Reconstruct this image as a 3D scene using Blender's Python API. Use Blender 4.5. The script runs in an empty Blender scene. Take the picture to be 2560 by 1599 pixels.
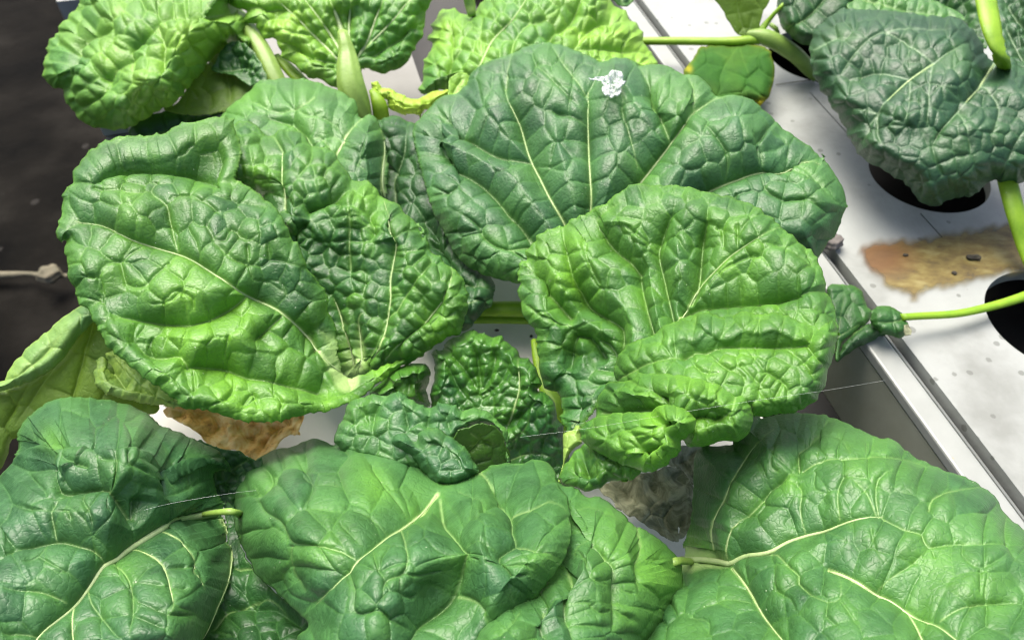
import bpy, math, random
import numpy as np
from mathutils import Vector
from mathutils.geometry import tessellate_polygon

# ------------------------------------------------------------------ camera, world, light, exposure
sc = bpy.context.scene
COL = sc.collection
CAM_H = 0.26                      # lens height above the growing panels (m)
PITCH = math.radians(49.3)        # looking down
FPX = 1934.0                      # focal length in photo pixels (2560 wide)
cam_d = bpy.data.cameras.new('camera')
cam = bpy.data.objects.new('camera', cam_d)
COL.objects.link(cam)
cam.location = (0, 0, CAM_H)
cam.rotation_euler = (math.pi/2 - PITCH, 0, 0)
cam_d.sensor_width = 36
cam_d.lens = 36*FPX/2560
cam_d.clip_start = 0.005
cam_d.clip_end = 60
cam_d.dof.use_dof = True
cam_d.dof.focus_distance = 0.215
cam_d.dof.aperture_fstop = 24.0
sc.camera = cam

SUN_EL, SUN_AZ = 62.0, -24.0       # azimuth clockwise from +Y (behind the plants, to the right)
w = bpy.data.worlds.new('World'); sc.world = w; w.use_nodes = True
nt = w.node_tree; nt.nodes.clear()
o_ = nt.nodes.new('ShaderNodeOutputWorld'); b_ = nt.nodes.new('ShaderNodeBackground')
s_ = nt.nodes.new('ShaderNodeTexSky'); s_.sky_type = 'NISHITA'; s_.sun_disc = False
s_.sun_elevation = math.radians(SUN_EL); s_.sun_rotation = math.radians(SUN_AZ)
s_.air_density = 0.7; s_.dust_density = 6.0; s_.ozone_density = 0.6
b_.inputs['Strength'].default_value = 0.075
nt.links.new(s_.outputs[0], b_.inputs[0]); nt.links.new(b_.outputs[0], o_.inputs[0])
sd = bpy.data.lights.new('sun', 'SUN'); sd.energy = 1.5; sd.angle = math.radians(44); sd.color = (1, .97, .9)
sun = bpy.data.objects.new('sun', sd); COL.objects.link(sun)
_e, _a = math.radians(SUN_EL), math.radians(SUN_AZ)
sun.rotation_euler = Vector((math.sin(_a)*math.cos(_e), math.cos(_a)*math.cos(_e), math.sin(_e))).to_track_quat('Z', 'Y').to_euler()
sc.view_settings.view_transform = 'Standard'
sc.view_settings.look = 'None'
sc.view_settings.exposure = 1.9
sc.view_settings.gamma = 1.0
try: sc.cycles.filter_width = 1.1
except Exception: pass

# ------------------------------------------------------------------ helpers
STEP = 2.4                        # mesh step of the leaves, photo pixels
S_, C_ = math.sin(PITCH), math.cos(PITCH)
CROPS = {'A1': (0, 0, 2.8), 'A2': (850, 0, 2.8), 'A3': (1700, 0, 2.8), 'B1': (0, 530, 2.8), 'B2': (850, 530, 2.8), 'B3': (1700, 530, 2.8),
         'C1': (0, 1059, 2.8), 'C2': (850, 1059, 2.8), 'C3': (1700, 1059, 2.8), 'C4': (800, 800, 3.436), 'D1': (1450, 0, 3.78),
         'D2': (500, 200, 3.78), 'D3': (0, 600, 5.04), 'D4': (400, 980, 4.32), 'D5': (1300, 900, 4.32), 'D6': (560, 0, 4.32),
         'D7': (2240, 0, 7.56), 'D8': (2000, 600, 4.32), 'F': (0, 0, 0.9457), 'P': (0, 0, 1.0)}
def pts(s):
    """'A1 10,20 30,40 B2 5,5' -> array of measured points in photo pixels"""
    ox, oy, k = CROPS['P']; out = []
    for t in s.split():
        if t in CROPS: ox, oy, k = CROPS[t]
        else:
            a = t.split(','); out.append((ox+float(a[0])/k, oy+float(a[1])/k))
    return np.array(out)
def at(x, y, h):
    """world point on the sight line through (x, y) that lies h metres above the panels"""
    x = np.asarray(x, float); y = np.asarray(y, float)
    dx = (x-1280)/FPX; dy = (799.5-y)/FPX
    z = (CAM_H-h)/(S_-dy*C_)
    return np.stack([z*dx, z*(dy*S_+C_), CAM_H+z*(dy*C_-S_)], -1), z
def catmull(p, step, closed):
    n = len(p); out = []
    rng = range(n if closed else n-1)
    for i in rng:
        if closed: a, b, c, d = p[(i-1) % n], p[i], p[(i+1) % n], p[(i+2) % n]
        else: a, b, c, d = p[max(i-1, 0)], p[i], p[i+1], p[min(i+2, n-1)]
        m = max(1, int(np.linalg.norm(c-b)/step))
        for j in range(m):
            t = j/m
            out.append(.5*((2*b)+(c-a)*t+(2*a-5*b+4*c-d)*t*t+(3*b-a-3*c+d)*t**3))
    if not closed: out.append(p[-1])
    return np.array(out)
def wav(x, y, scale, seed, n=7):
    r = np.random.RandomState(seed); v = 0
    for i in range(n):
        a = r.rand()*6.283; k = 6.283/(scale*(.6+.9*r.rand())); v = v+np.sin((x*math.cos(a)+y*math.sin(a))*k+r.rand()*6.283)
    return v/math.sqrt(n)
def segdist(P, A, B, extra=False):
    """distance of points P (N,2) to segments; returns min distance, seg index, t"""
    N = len(P); best = np.full(N, 1e18); bi = np.zeros(N, int); bt = np.zeros(N)
    for i in range(len(A)):
        d = B[i]-A[i]; L = d@d+1e-9
        q = P-A[i]; t = np.clip((q[:, 0]*d[0]+q[:, 1]*d[1])/L, 0, 1)
        e = (q[:, 0]-t*d[0])**2+(q[:, 1]-t*d[1])**2
        m = e < best; best[m] = e[m]; bi[m] = i; bt[m] = t[m]
    return np.sqrt(best), bi, bt
def inside(P, poly):
    x, y = P[:, 0], P[:, 1]; c = np.zeros(len(P), bool); n = len(poly)
    for i in range(n):
        x1, y1 = poly[i]; x2, y2 = poly[(i+1) % n]
        if y1 == y2: continue
        m = ((y1 > y) != (y2 > y)); c ^= m & (x < (x2-x1)*(y-y1)/(y2-y1)+x1)
    return c
def tps(ctrl):
    """thin plate spline through (x, y, h) points"""
    c = np.array(ctrl, float); n = len(c)
    if n == 1: return lambda x, y: np.full(np.shape(x), c[0, 2])
    s = 500.
    X = c[:, :2]/s
    def U(r2): return r2*np.log(r2+1e-9)
    r2 = ((X[:, None]-X[None])**2).sum(-1)
    A = np.zeros((n+3, n+3)); A[:n, :n] = U(r2)+np.eye(n)*1e-3; A[:n, n] = 1; A[:n, n+1:] = X; A[n, :n] = 1; A[n+1:, :n] = X.T
    A += np.eye(n+3)*1e-9
    sol = np.linalg.lstsq(A, np.r_[c[:, 2], 0, 0, 0], rcond=None)[0]
    def f(x, y):
        x = x/s; y = y/s; v = sol[n]+sol[n+1]*x+sol[n+2]*y
        for i in range(n): v = v+sol[i]*U((x-X[i, 0])**2+(y-X[i, 1])**2)
        return v
    return f
def hexseeds(x0, y0, x1, y1, sp, r, ax=1.0):
    gx, gy = np.meshgrid(np.arange(x0-sp, x1+2*sp, sp), np.arange(y0-sp, y1+2*sp, sp*.9)); gx = gx+(np.arange(gx.shape[0])[:, None] % 2)*sp*.5
    S = np.stack([gx.ravel(), gy.ravel()], 1); return S+(r.rand(*S.shape)-.5)*sp*.95
def cells_from(P, seeds, wp):
    """distance to the nearest border between seed cells, and a random number per cell"""
    S = np.asarray(seeds, np.float32); Q = (P+wp).astype(np.float32); N = len(Q); R = np.random.RandomState(len(S)).rand(len(S))
    out = np.empty(N); rr = np.empty(N); n2 = (S**2).sum(1)
    for a in range(0, N, 20000):
        q = Q[a:a+20000]; D = n2[None]-2*q@S.T+(q**2).sum(1)[:, None]
        k = min(5, len(S)-1); idx = np.argpartition(D, k, axis=1)[:, :k+1]; d = np.take_along_axis(D, idx, 1)
        o = d.argsort(1); idx = np.take_along_axis(idx, o, 1); d = np.take_along_axis(d, o, 1)
        g = np.sqrt(((S[idx[:, 1:]]-S[idx[:, :1]])**2).sum(-1))+1e-3
        out[a:a+20000] = ((d[:, 1:]-d[:, :1])/(2*g)).min(1); rr[a:a+20000] = R[idx[:, 0]]
    return np.maximum(out, 0), rr

def props(o, label=None, cat=None, group=None, kind=None):
    if label: o['label'] = label
    if cat: o['category'] = cat
    if group: o['group'] = group
    if kind: o['kind'] = kind
    return o
def empty(name, loc, label, cat, group=None):
    o = bpy.data.objects.new(name, None); COL.objects.link(o); o.location = loc; o.empty_display_size = .01
    return props(o, label, cat, group)
def link(name, me, mat, parent=None):
    o = bpy.data.objects.new(name, me); COL.objects.link(o)
    if mat: me.materials.append(mat)
    if parent:
        o.parent = parent
        off = Vector((0, 0, 0)); q = parent
        while q: off += q.location; q = q.parent
        me.transform(__import__('mathutils').Matrix.Translation(-off))
    return o
def mesh_np(name, V, Q, attr=None):
    me = bpy.data.meshes.new(name); k = Q.shape[1]
    me.vertices.add(len(V)); me.vertices.foreach_set('co', V.astype(np.float32).ravel())
    me.loops.add(Q.size); me.loops.foreach_set('vertex_index', Q.astype(np.int32).ravel())
    me.polygons.add(len(Q)); me.polygons.foreach_set('loop_start', np.arange(0, Q.size, k, dtype=np.int32))
    me.polygons.foreach_set('loop_total', np.full(len(Q), k, dtype=np.int32))
    me.polygons.foreach_set('use_smooth', np.ones(len(Q), bool))
    me.update(calc_edges=True)
    if attr is not None:
        a = me.color_attributes.new('Tone', 'FLOAT_COLOR', 'POINT'); a.data.foreach_set('color', attr.astype(np.float32).ravel())
    return me

# ------------------------------------------------------------------ materials
MATS = {}
def nodes(name):
    m = bpy.data.materials.new(name); m.use_nodes = True; t = m.node_tree; t.nodes.clear()
    return m, t, t.nodes, t.links
def ramp(n, l, src, stops):
    r = n.new('ShaderNodeValToRGB'); e = r.color_ramp.elements
    e[0].position, e[0].color = stops[0][0], (*stops[0][1], 1); e[1].position, e[1].color = stops[-1][0], (*stops[-1][1], 1)
    for p, c in stops[1:-1]:
        q = e.new(p); q.color = (*c, 1)
    l.new(src, r.inputs[0]); return r.outputs[0]
def noise(n, l, vec, scale, detail=4, rough=.55, dist=0):
    t = n.new('ShaderNodeTexNoise'); t.inputs['Scale'].default_value = scale; t.inputs['Detail'].default_value = detail
    t.inputs['Roughness'].default_value = rough; t.inputs['Distortion'].default_value = dist; l.new(vec, t.inputs['Vector']); return t.outputs['Fac']
def mixc(n, l, fac, a, b, mode='MIX'):
    x = n.new('ShaderNodeMix'); x.data_type = 'RGBA'; x.blend_type = mode; x.clamp_factor = True
    for i, v in ((0, fac), (6, a), (7, b)):
        if isinstance(v, (int, float)): x.inputs[i].default_value = v
        elif isinstance(v, tuple): x.inputs[i].default_value = (*v, 1)
        else: l.new(v, x.inputs[i])
    return x.outputs[2]
def mth(n, l, op, a, b=0.0, clamp=False):
    x = n.new('ShaderNodeMath'); x.operation = op; x.use_clamp = clamp
    for i, v in ((0, a), (1, b)):
        if isinstance(v, (int, float)): x.inputs[i].default_value = v
        else: l.new(v, x.inputs[i])
    return x.outputs[0]
def leaf_mat(key, dark, light, tint, vein=(.42, .58, .22), rough=.44, trans=.13, fine=1.0, spec=.5, tcol=None):
    m, t, n, l = nodes('leaf_'+key)
    out = n.new('ShaderNodeOutputMaterial'); geo = n.new('ShaderNodeTexCoord'); P = geo.outputs['Object']
    va = n.new('ShaderNodeVertexColor'); va.layer_name = 'Tone'; sp = n.new('ShaderNodeSeparateColor'); l.new(va.outputs[0], sp.inputs[0])
    n1 = noise(n, l, P, 70, 5, .6, .4); n2 = noise(n, l, P, 380, 4, .6)
    f = mth(n, l, 'ADD', mth(n, l, 'MULTIPLY', n1, .75), mth(n, l, 'MULTIPLY', n2, .35))
    base = ramp(n, l, f, [(.38, dark), (.68, light)])
    tf = mth(n, l, 'MULTIPLY', sp.outputs[1], mth(n, l, 'ADD', n1, .5), True)
    base = mixc(n, l, tf, base, tint)
    base = mixc(n, l, mth(n, l, 'MULTIPLY', sp.outputs[2], .45), base, tint)
    # tiny pale flecks and speckle on the cuticle
    n3 = noise(n, l, P, 1500, 2, .5)
    base = mixc(n, l, ramp(n, l, n3, [(.35, (0, 0, 0)), (.75, (.35, .35, .35))]), base, light)
    vo = n.new('ShaderNodeTexVoronoi'); vo.inputs['Scale'].default_value = 260; l.new(P, vo.inputs['Vector'])
    fl = mth(n, l, 'LESS_THAN', vo.outputs['Distance'], .055)
    fl = mth(n, l, 'MULTIPLY', fl, mth(n, l, 'GREATER_THAN', noise(n, l, P, 47, 1), .55))
    base = mixc(n, l, mth(n, l, 'MULTIPLY', fl, .7), base, (.55, .62, .45))
    bs = n.new('ShaderNodeBsdfPrincipled'); l.new(base, bs.inputs['Base Color'])
    rr = mth(n, l, 'ADD', mth(n, l, 'MULTIPLY', n2, .25), rough-.12); l.new(rr, bs.inputs['Roughness'])
    bs.inputs['Specular IOR Level'].default_value = spec
    # fine network of the smallest veins + cuticle grain
    v2 = n.new('ShaderNodeTexVoronoi'); v2.feature = 'DISTANCE_TO_EDGE'; v2.inputs['Scale'].default_value = 420
    wp = n.new('ShaderNodeMixRGB'); wp.blend_type = 'ADD'; wp.inputs[0].default_value = .0025
    nz = n.new('ShaderNodeTexNoise'); nz.inputs['Scale'].default_value = 500; l.new(P, nz.inputs['Vector']); l.new(P, wp.inputs[1]); l.new(nz.outputs['Color'], wp.inputs[2])
    l.new(wp.outputs[0], v2.inputs['Vector'])
    lines = mth(n, l, 'SUBTRACT', 1.0, mth(n, l, 'MULTIPLY', v2.outputs['Distance'], 14), True)
    base = mixc(n, l, mth(n, l, 'MULTIPLY', lines, .22), base, light)
    base = mixc(n, l, sp.outputs[0], base, vein)
    l.new(base, bs.inputs['Base Color'])
    net = mth(n, l, 'SQRT', mth(n, l, 'MINIMUM', v2.outputs['Distance'], .3))
    hh = mth(n, l, 'ADD', mth(n, l, 'MULTIPLY', net, .9), mth(n, l, 'MULTIPLY', noise(n, l, P, 900, 3), .5))
    bp = n.new('ShaderNodeBump'); bp.inputs['Strength'].default_value = .60*fine; bp.inputs['Distance'].default_value = .00035
    l.new(hh, bp.inputs['Height']); l.new(bp.outputs[0], bs.inputs['Normal'])
    tr = n.new('ShaderNodeBsdfTranslucent')
    l.new(mixc(n, l, .5, base, tcol or tint), tr.inputs['Color']); l.new(bp.outputs[0], tr.inputs['Normal'])
    mx = n.new('ShaderNodeMixShader'); mx.inputs[0].default_value = trans
    l.new(bs.outputs[0], mx.inputs[1]); l.new(tr.outputs[0], mx.inputs[2]); l.new(mx.outputs[0], out.inputs[0])
    MATS[key] = m; return m
leaf_mat('mid', (.007, .045, .008), (.040, .142, .030), (.15, .36, .025))
leaf_mat('bright', (.022, .11, .012), (.08, .245, .03), (.27, .50, .04), rough=.48)
leaf_mat('blue', (.008, .045, .014), (.044, .140, .046), (.11, .29, .035), rough=.45)
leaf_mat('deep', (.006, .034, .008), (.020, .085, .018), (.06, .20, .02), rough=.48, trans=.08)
leaf_mat('heart', (.006, .042, .009), (.024, .105, .020), (.12, .32, .025), rough=.33, trans=.12)
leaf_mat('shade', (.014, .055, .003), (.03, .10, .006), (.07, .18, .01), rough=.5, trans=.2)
leaf_mat('teal', (.009, .040, .015), (.025, .085, .031), (.07, .17, .04), vein=(.40, .55, .33), rough=.45, trans=.08)
leaf_mat('pale', (.05, .15, .035), (.12, .27, .08), (.36, .52, .07), rough=.55)
leaf_mat('under', (.035, .09, .008), (.09, .19, .018), (.18, .30, .025), rough=.6, trans=.35)
leaf_mat('yellow', (.15, .36, .02), (.32, .56, .05), (.45, .62, .06), rough=.55, trans=.3)
leaf_mat('seed', (.016, .075, .010), (.040, .135, .018), (.50, .42, .02), rough=.75, spec=.15, tcol=(.08, .2, .015), vein=(.12, .25, .04))
leaf_mat('stalk', (.16, .28, .045), (.26, .42, .08), (.34, .50, .12), rough=.45, trans=.15, fine=.4)
leaf_mat('lime', (.15, .31, .012), (.26, .45, .02), (.4, .6, .03), rough=.5, trans=.15, fine=.3)
leaf_mat('cord', (.24, .37, .12), (.42, .53, .26), (.6, .72, .4), rough=.45, trans=.1, fine=.5)
def dry_mat(key, a, b, c):
    m, t, n, l = nodes('dry_'+key); out = n.new('ShaderNodeOutputMaterial'); P = n.new('ShaderNodeTexCoord').outputs['Object']
    f = noise(n, l, P, 160, 7, .65, 1.2)
    base = ramp(n, l, f, [(.30, a), (.46, b), (.62, c)])
    va = n.new('ShaderNodeVertexColor'); va.layer_name = 'Tone'; sp = n.new('ShaderNodeSeparateColor'); l.new(va.outputs[0], sp.inputs[0])
    base = mixc(n, l, mth(n, l, 'MULTIPLY', sp.outputs[0], .7), base, a)
    bs = n.new('ShaderNodeBsdfPrincipled'); l.new(base, bs.inputs['Base Color']); bs.inputs['Roughness'].default_value = .8
    bp = n.new('ShaderNodeBump'); bp.inputs['Strength'].default_value = .5; bp.inputs['Distance'].default_value = .0004
    l.new(noise(n, l, P, 420, 6, .7, .8), bp.inputs['Height']); l.new(bp.outputs[0], bs.inputs['Normal']); l.new(bs.outputs[0], out.inputs[0])
    MATS[key] = m
dry_mat('brown', (.30, .14, .025), (.74, .43, .12), (.85, .62, .28))
dry_mat('grey', (.04, .05, .02), (.12, .13, .07), (.26, .27, .17))
def simple(key, cols, scale, rough, bump=0, bscale=300, spec=.5, spots=None):
    m, t, n, l = nodes(key); out = n.new('ShaderNodeOutputMaterial'); P = n.new('ShaderNodeTexCoord').outputs['Object']
    base = ramp(n, l, noise(n, l, P, scale, 6, .6), [(.35+.3*i/max(1, len(cols)-1), c) for i, c in enumerate(cols)])
    if spots:
        vo = n.new('ShaderNodeTexVoronoi'); vo.inputs['Scale'].default_value = spots[0]; l.new(P, vo.inputs['Vector'])
        r = mth(n, l, 'MULTIPLY', noise(n, l, P, spots[0]*.7, 1), spots[1])
        wv = mth(n, l, 'ADD', vo.outputs['Distance'], mth(n, l, 'MULTIPLY', noise(n, l, P, spots[0]*9, 2), .08))
        base = mixc(n, l, mth(n, l, 'MULTIPLY', mth(n, l, 'LESS_THAN', wv, r), .6), base, spots[2])
    bs = n.new('ShaderNodeBsdfPrincipled'); l.new(base, bs.inputs['Base Color']); bs.inputs['Roughness'].default_value = rough
    bs.inputs['Specular IOR Level'].default_value = spec
    if bump:
        bp = n.new('ShaderNodeBump'); bp.inputs['Strength'].default_value = .6; bp.inputs['Distance'].default_value = bump
        l.new(noise(n, l, P, bscale, 5, .6), bp.inputs['Height']); l.new(bp.outputs[0], bs.inputs['Normal'])
    l.new(bs.outputs[0], out.inputs[0]); MATS[key] = m; return m
simple('panel_white', [(.19, .20, .182), (.275, .29, .272), (.30, .318, .30)], 16, .42, .0002, 500, spots=(95, .34, (.09, .095, .08)))
simple('panel_sun_dim', [(.13, .13, .115), (.18, .18, .165)], 14, .5, .0002, 500)  # same tray, colour darkened to offset direct sun on its far part
simple('panel_cream_lift', [(.50, .49, .42), (.62, .61, .54)], 14, .45, .0002, 500, spots=(75, .22, (.16, .15, .12)))  # cream tray, colour lightened to offset the shade under the leaves
simple('rim_white', [(.24, .255, .235), (.31, .325, .305)], 20, .4, .0001, 400, spots=(60, .15, (.3, .27, .15)))
simple('wall_grey', [(.22, .23, .17), (.33, .34, .28)], 15, .6, .0002)
simple('gap_black', [(.010, .010, .009), (.02, .02, .018)], 20, .7)
simple('floor_dark', [(.0015, .0015, .0012), (.005, .0045, .0035), (.012, .011, .009)], 7, .85, .006, 25, spec=.05, spots=(14, .26, (.035, .033, .03)))
simple('twig', [(.09, .085, .05), (.16, .14, .09)], 60, .8, .001)
simple('clod', [(.06, .055, .05), (.20, .18, .16)], 90, .9, .001, 200)
simple('silk', [(.75, .8, .75), (.9, .92, .9)], 50, .4)
m = simple('fluff', [(.45, .5, .5), (.7, .72, .72)], 500, .6, .0006, 900)
_n, _l = m.node_tree.nodes, m.node_tree.links; _b = [x for x in _n if x.type == 'BSDF_PRINCIPLED'][0]; _tc = [x for x in _n if x.type == 'TEX_COORD'][0]
_l.new(ramp(_n, _l, noise(_n, _l, _tc.outputs['Object'], 600, 5, .7, 1.5), [(.40, (.12, .12, .12)), (.58, (.95, .95, .95))]), _b.inputs['Alpha'])
simple('speck', [(.03, .028, .02), (.06, .05, .035)], 500, .9)

# ------------------------------------------------------------------ leaf builder
VC = {'M': (7.0, 2.6, 19, 34, 1), 'S': (4.2, 1.6, 15, 26, 0), 'C': (5.0, 2.0, 12, 26, 1), 't': (1.6, 1.0, 6.5, 13, 0), 'F': (0, 0, 26, 26, 0), 'W': (52, 4, 8, 30, 0)}
#      w0, w1, depth, reach, cord
AMP = 2.9; DEP = 1.05; SUBA = .08; CREASE = 6.0; LOBE = 32
class Patch: pass
def make_patch(outline, veins='', h=None, curl=(0, 60), cells=(60, 5.0), depth=1.0, seed=1, tint=(), tint0=0.0, steps=(), pits=(), rough_edge=2.0, wave=(0, 200), sub=.42, aniso=(1.0, 0.0), vw=1.0, step=None, edge=1.0, rim=None, lobe=60, tvar=1.0):
    st = step or STEP
    poly = catmull(pts(outline), 9, True)
    nrm = np.roll(poly, -1, 0)-np.roll(poly, 1, 0); nrm = np.stack([nrm[:, 1], -nrm[:, 0]], 1)/(np.linalg.norm(nrm, axis=1)[:, None]+1e-9)
    poly = poly+nrm*(rough_edge*wav(poly[:, 0], poly[:, 1], 26, seed+9))[:, None]
    x0, y0 = poly.min(0)-2*st; x1, y1 = poly.max(0)+2*st
    x0, y0, x1, y1 = max(x0, -150), max(y0, -120), min(x1, 2710), min(y1, 1720)
    gx, gy = np.meshgrid(np.arange(x0, x1, st), np.arange(y0, y1, st)); ny, nx = gx.shape
    P = np.stack([gx.ravel(), gy.ravel()], 1)
    d, bi, bt = segdist(P, poly, np.roll(poly, -1, 0)); ins = inside(P, poly)
    near = d < .7*st
    nb = poly[bi]+(np.roll(poly, -1, 0)[bi]-poly[bi])*bt[:, None]
    ok = ins | near
    P[near] = nb[near]; de = np.where(ins & ~near, d, np.where(near, 0, 0))
    X, Y = P[:, 0], P[:, 1]
    H = tps(h)(X, Y)
    if curl[0]: H = H-curl[0]*np.clip(1-de/curl[1], 0, 1)**2
    if wave[0]: H = H+wave[0]*wav(X, Y, wave[1], seed+21)
    if rim:  H = H+rim[0]*np.exp(-((de-rim[1])/rim[2])**2)
    # veins
    z = np.zeros(len(P)); mask = np.zeros(len(P)); dv = np.full(len(P), 1e3); cords = []; dp = np.full(len(P), 1e3); vpts = []
    valley = np.zeros(len(P))
    for seg in [s for s in veins.split(';') if s.strip()]:
        cl, body = seg.strip().split(':'); ppv = catmull(pts(body), 14, False)
        w0, w1, dep, reach, cord = VC[cl[0]]
        kk = float(cl[1:]) if len(cl) > 1 else 1.0
        dd, si, tt = segdist(P, ppv[:-1], ppv[1:]); s = (si+tt)/(len(ppv)-1)
        tap = np.clip((1-s)*3.5, 0.12, 1)
        e = np.sqrt(dd*dd+1.5)-1.2
        rc = reach*(.6+.4*tap); valley = np.maximum(valley, min(kk, 1.3)*dep*tap*(.62*np.exp(-e/(rc*(2.2 if cl[0] in 'MCSFW' else 1.2)))+.38*np.exp(-e/(rc*.2))))
        dv = np.minimum(dv, dd+(1-tap)*8)
        vpts.append(ppv)
        if cl[0] in 'MF' or (cl[0] in 'CS' and kk >= .9): dp = np.minimum(dp, dd+np.clip(s-.7, 0, 1)*120)
        if w0:
            wd = (w0+(w1-w0)*s)*vw*(kk if kk < 1 else 1)*.5
            mk = (np.clip((wd+1.3-dd)/1.8, 0, 1) if cl[0] != 'W' else np.clip((wd+7-dd)/14, 0, 1))*{'M': .85, 'C': .7, 'W': .62, 'S': .26, 't': .07}[cl[0]]*np.clip(1.25-s, 0, 1)
            mask = np.maximum(mask, mk)
        if cord: cords.append((ppv, w0*vw*kk, w1*vw))
    ef = np.clip(.22+de/55, 0, 1); z -= depth*DEP*valley*ef
    # blisters: cells whose borders follow the drawn veins, filled in with random ones between
    sp_, am = cells; rs = np.random.RandomState(seed); S = []
    for q in vpts:
        q = catmull(q, 6, False) if len(q) > 2 else q
        L = np.r_[0, np.cumsum(np.linalg.norm(np.diff(q, axis=0), axis=1))]; t_ = rs.rand()*sp_*.4+.2*sp_
        while t_ < L[-1]:
            k = min(np.searchsorted(L, t_), len(q)-1); a = q[max(k-1, 0)]; b_ = q[k] if k else q[1]
            d_ = (b_-a)/(np.linalg.norm(b_-a)+1e-9); m_ = np.array([-d_[1], d_[0]]); off = sp_*(.40+.08*rs.rand())
            c_ = a+d_*0; pa, pb = c_+m_*off, c_-m_*off
            if all(((np.array(S)-z0)**2).sum(1).min() > (.52*sp_)**2 for z0 in (pa, pb)) if S else True: S += [pa, pb]
            t_ += sp_*(.7+.5*rs.rand())
    S = np.array(S) if S else np.zeros((0, 2))
    fill = hexseeds(x0, y0, x1, y1, sp_*.92, rs)
    if len(S): fill = fill[((fill[:, None]-S[None])**2).sum(-1).min(1) > (.66*sp_)**2]
    S = np.vstack([S, fill])
    wp = np.stack([wav(X, Y, sp_*.9, seed+1), wav(X, Y, sp_*.9, seed+2)], 1)*sp_*.035
    db, r1 = cells_from(P, S, wp)
    D_ = np.minimum(db, dv+2)
    t = np.clip(D_/(.36*sp_), 0, 1)
    reg = np.clip(.85+.35*wav(X, Y, sp_*5, seed+5), .6, 1.5)
    am = am*AMP*np.clip(.15+de/42, 0, 1)
    bg = (am*(1-(1-t)**2)*(.6+.8*r1)*reg).reshape(ny, nx)
    for _ in range(int(np.clip(sp_/9, 2, 8))):
        bg[1:-1] = .25*bg[:-2]+.5*bg[1:-1]+.25*bg[2:]; bg[:, 1:-1] = .25*bg[:, :-2]+.5*bg[:, 1:-1]+.25*bg[:, 2:]
    z += bg.ravel()
    z -= CREASE*min(1, sp_/50)*(np.exp(-db/2.2)+.22*np.exp(-db/6))*np.clip(.62+.4*wav(X, Y, sp_*2.3, seed+13), .15, 1.15)*np.clip(.3+de/30, 0, 1)
    z -= LOBE*depth*ef*np.exp(-(np.minimum(dp, 400)/lobe)**1.25)
    sub_s = hexseeds(x0, y0, x1, y1, sp_*sub, rs)
    db2, r2 = cells_from(P, sub_s, wp*1.5) if sp_*sub > 9 else (np.full(len(P), sp_), r1)
    t2 = np.clip(db2/(.40*sp_*sub), 0, 1)
    reg2 = np.clip(.5+.6*wav(X, Y, sp_*3, seed+6), .1, 1.4)
    z += am*SUBA*(1-(1-t2)**2)*(.4+r2)*reg2*(.3+.7*t)
    for line, hh, ww, fall in steps:
        q = catmull(pts(line), 14, False); dd, si, tt = segdist(P, q[:-1], q[1:]); s = (si+tt)/(len(q)-1)
        dir_ = q[1:][si]-q[:-1][si]; rel = P-q[:-1][si]; sg = np.sign(dir_[:, 0]*rel[:, 1]-dir_[:, 1]*rel[:, 0])
        z += hh*.5*(1+np.tanh(sg*dd/ww))*np.exp(-dd/fall)*np.clip(np.minimum(s, 1-s)*6, 0, 1)
    for px, py, pr, pd in pits:
        z -= pd*np.exp(-((X-px)**2+(Y-py)**2)/(pr*pr))
    # positions
    B, zc = at(X, Y, H)
    Bg = B.reshape(ny, nx, 3)
    Q0, _ = at(gx.ravel(), gy.ravel(), tps(h)(gx.ravel(), gy.ravel()) - (curl[0]*np.clip(1-np.where(ins, d, 0)/curl[1], 0, 1)**2 if curl[0] else 0))
    Q0 = Q0.reshape(ny, nx, 3)
    nn = np.cross(np.gradient(Q0, axis=1), np.gradient(Q0, axis=0)); nn /= np.linalg.norm(nn, axis=2)[..., None]+1e-12
    camv = np.array([0, 0, CAM_H])-Q0; fl = np.sign((nn*camv).sum(-1)); nn *= fl[..., None]
    cv = camv/np.linalg.norm(camv, axis=2)[..., None]; nn = nn+.35*cv; nn /= np.linalg.norm(nn, axis=2)[..., None]
    zz = z.reshape(ny, nx)
    pos = Bg+nn*(zz*(zc.reshape(ny, nx)/FPX))[..., None]
    # colour attribute: vein mask, yellow tint, thin cell borders / margin
    tn = tint0+tvar*(.26*(r1-.5)+.18*np.exp(-dv/12))
    for px, py, pr, pw in tint: tn = tn+pw*np.exp(-((X-px)**2+(Y-py)**2)/(pr*pr))
    tn = np.clip(tn+.12*wav(X, Y, 130, seed+31)*(tn+.25), 0, 1)
    bd = np.exp(-db/1.6)*.5*(de > 4)*(tvar > .5); bd = np.maximum(bd, edge*np.exp(-de/3.0))
    attr = np.stack([mask, tn, np.clip(bd, 0, 1), np.ones(len(P))], 1)
    okg = ok.reshape(ny, nx); idx = np.arange(nx*ny).reshape(ny, nx)
    fq = okg[:-1, :-1] & okg[1:, :-1] & okg[:-1, 1:] & okg[1:, 1:]
    F = np.stack([idx[1:, :-1][fq], idx[1:, 1:][fq], idx[:-1, 1:][fq], idx[:-1, :-1][fq]], 1)
    used = np.unique(F); rm = np.full(nx*ny, -1); rm[used] = np.arange(len(used))
    o = Patch(); o.V = pos.reshape(-1, 3)[used]; o.F = rm[F]; o.A = attr[used]; o.cords = cords
    o.grid = (x0, y0, st, pos, nn); return o
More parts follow.
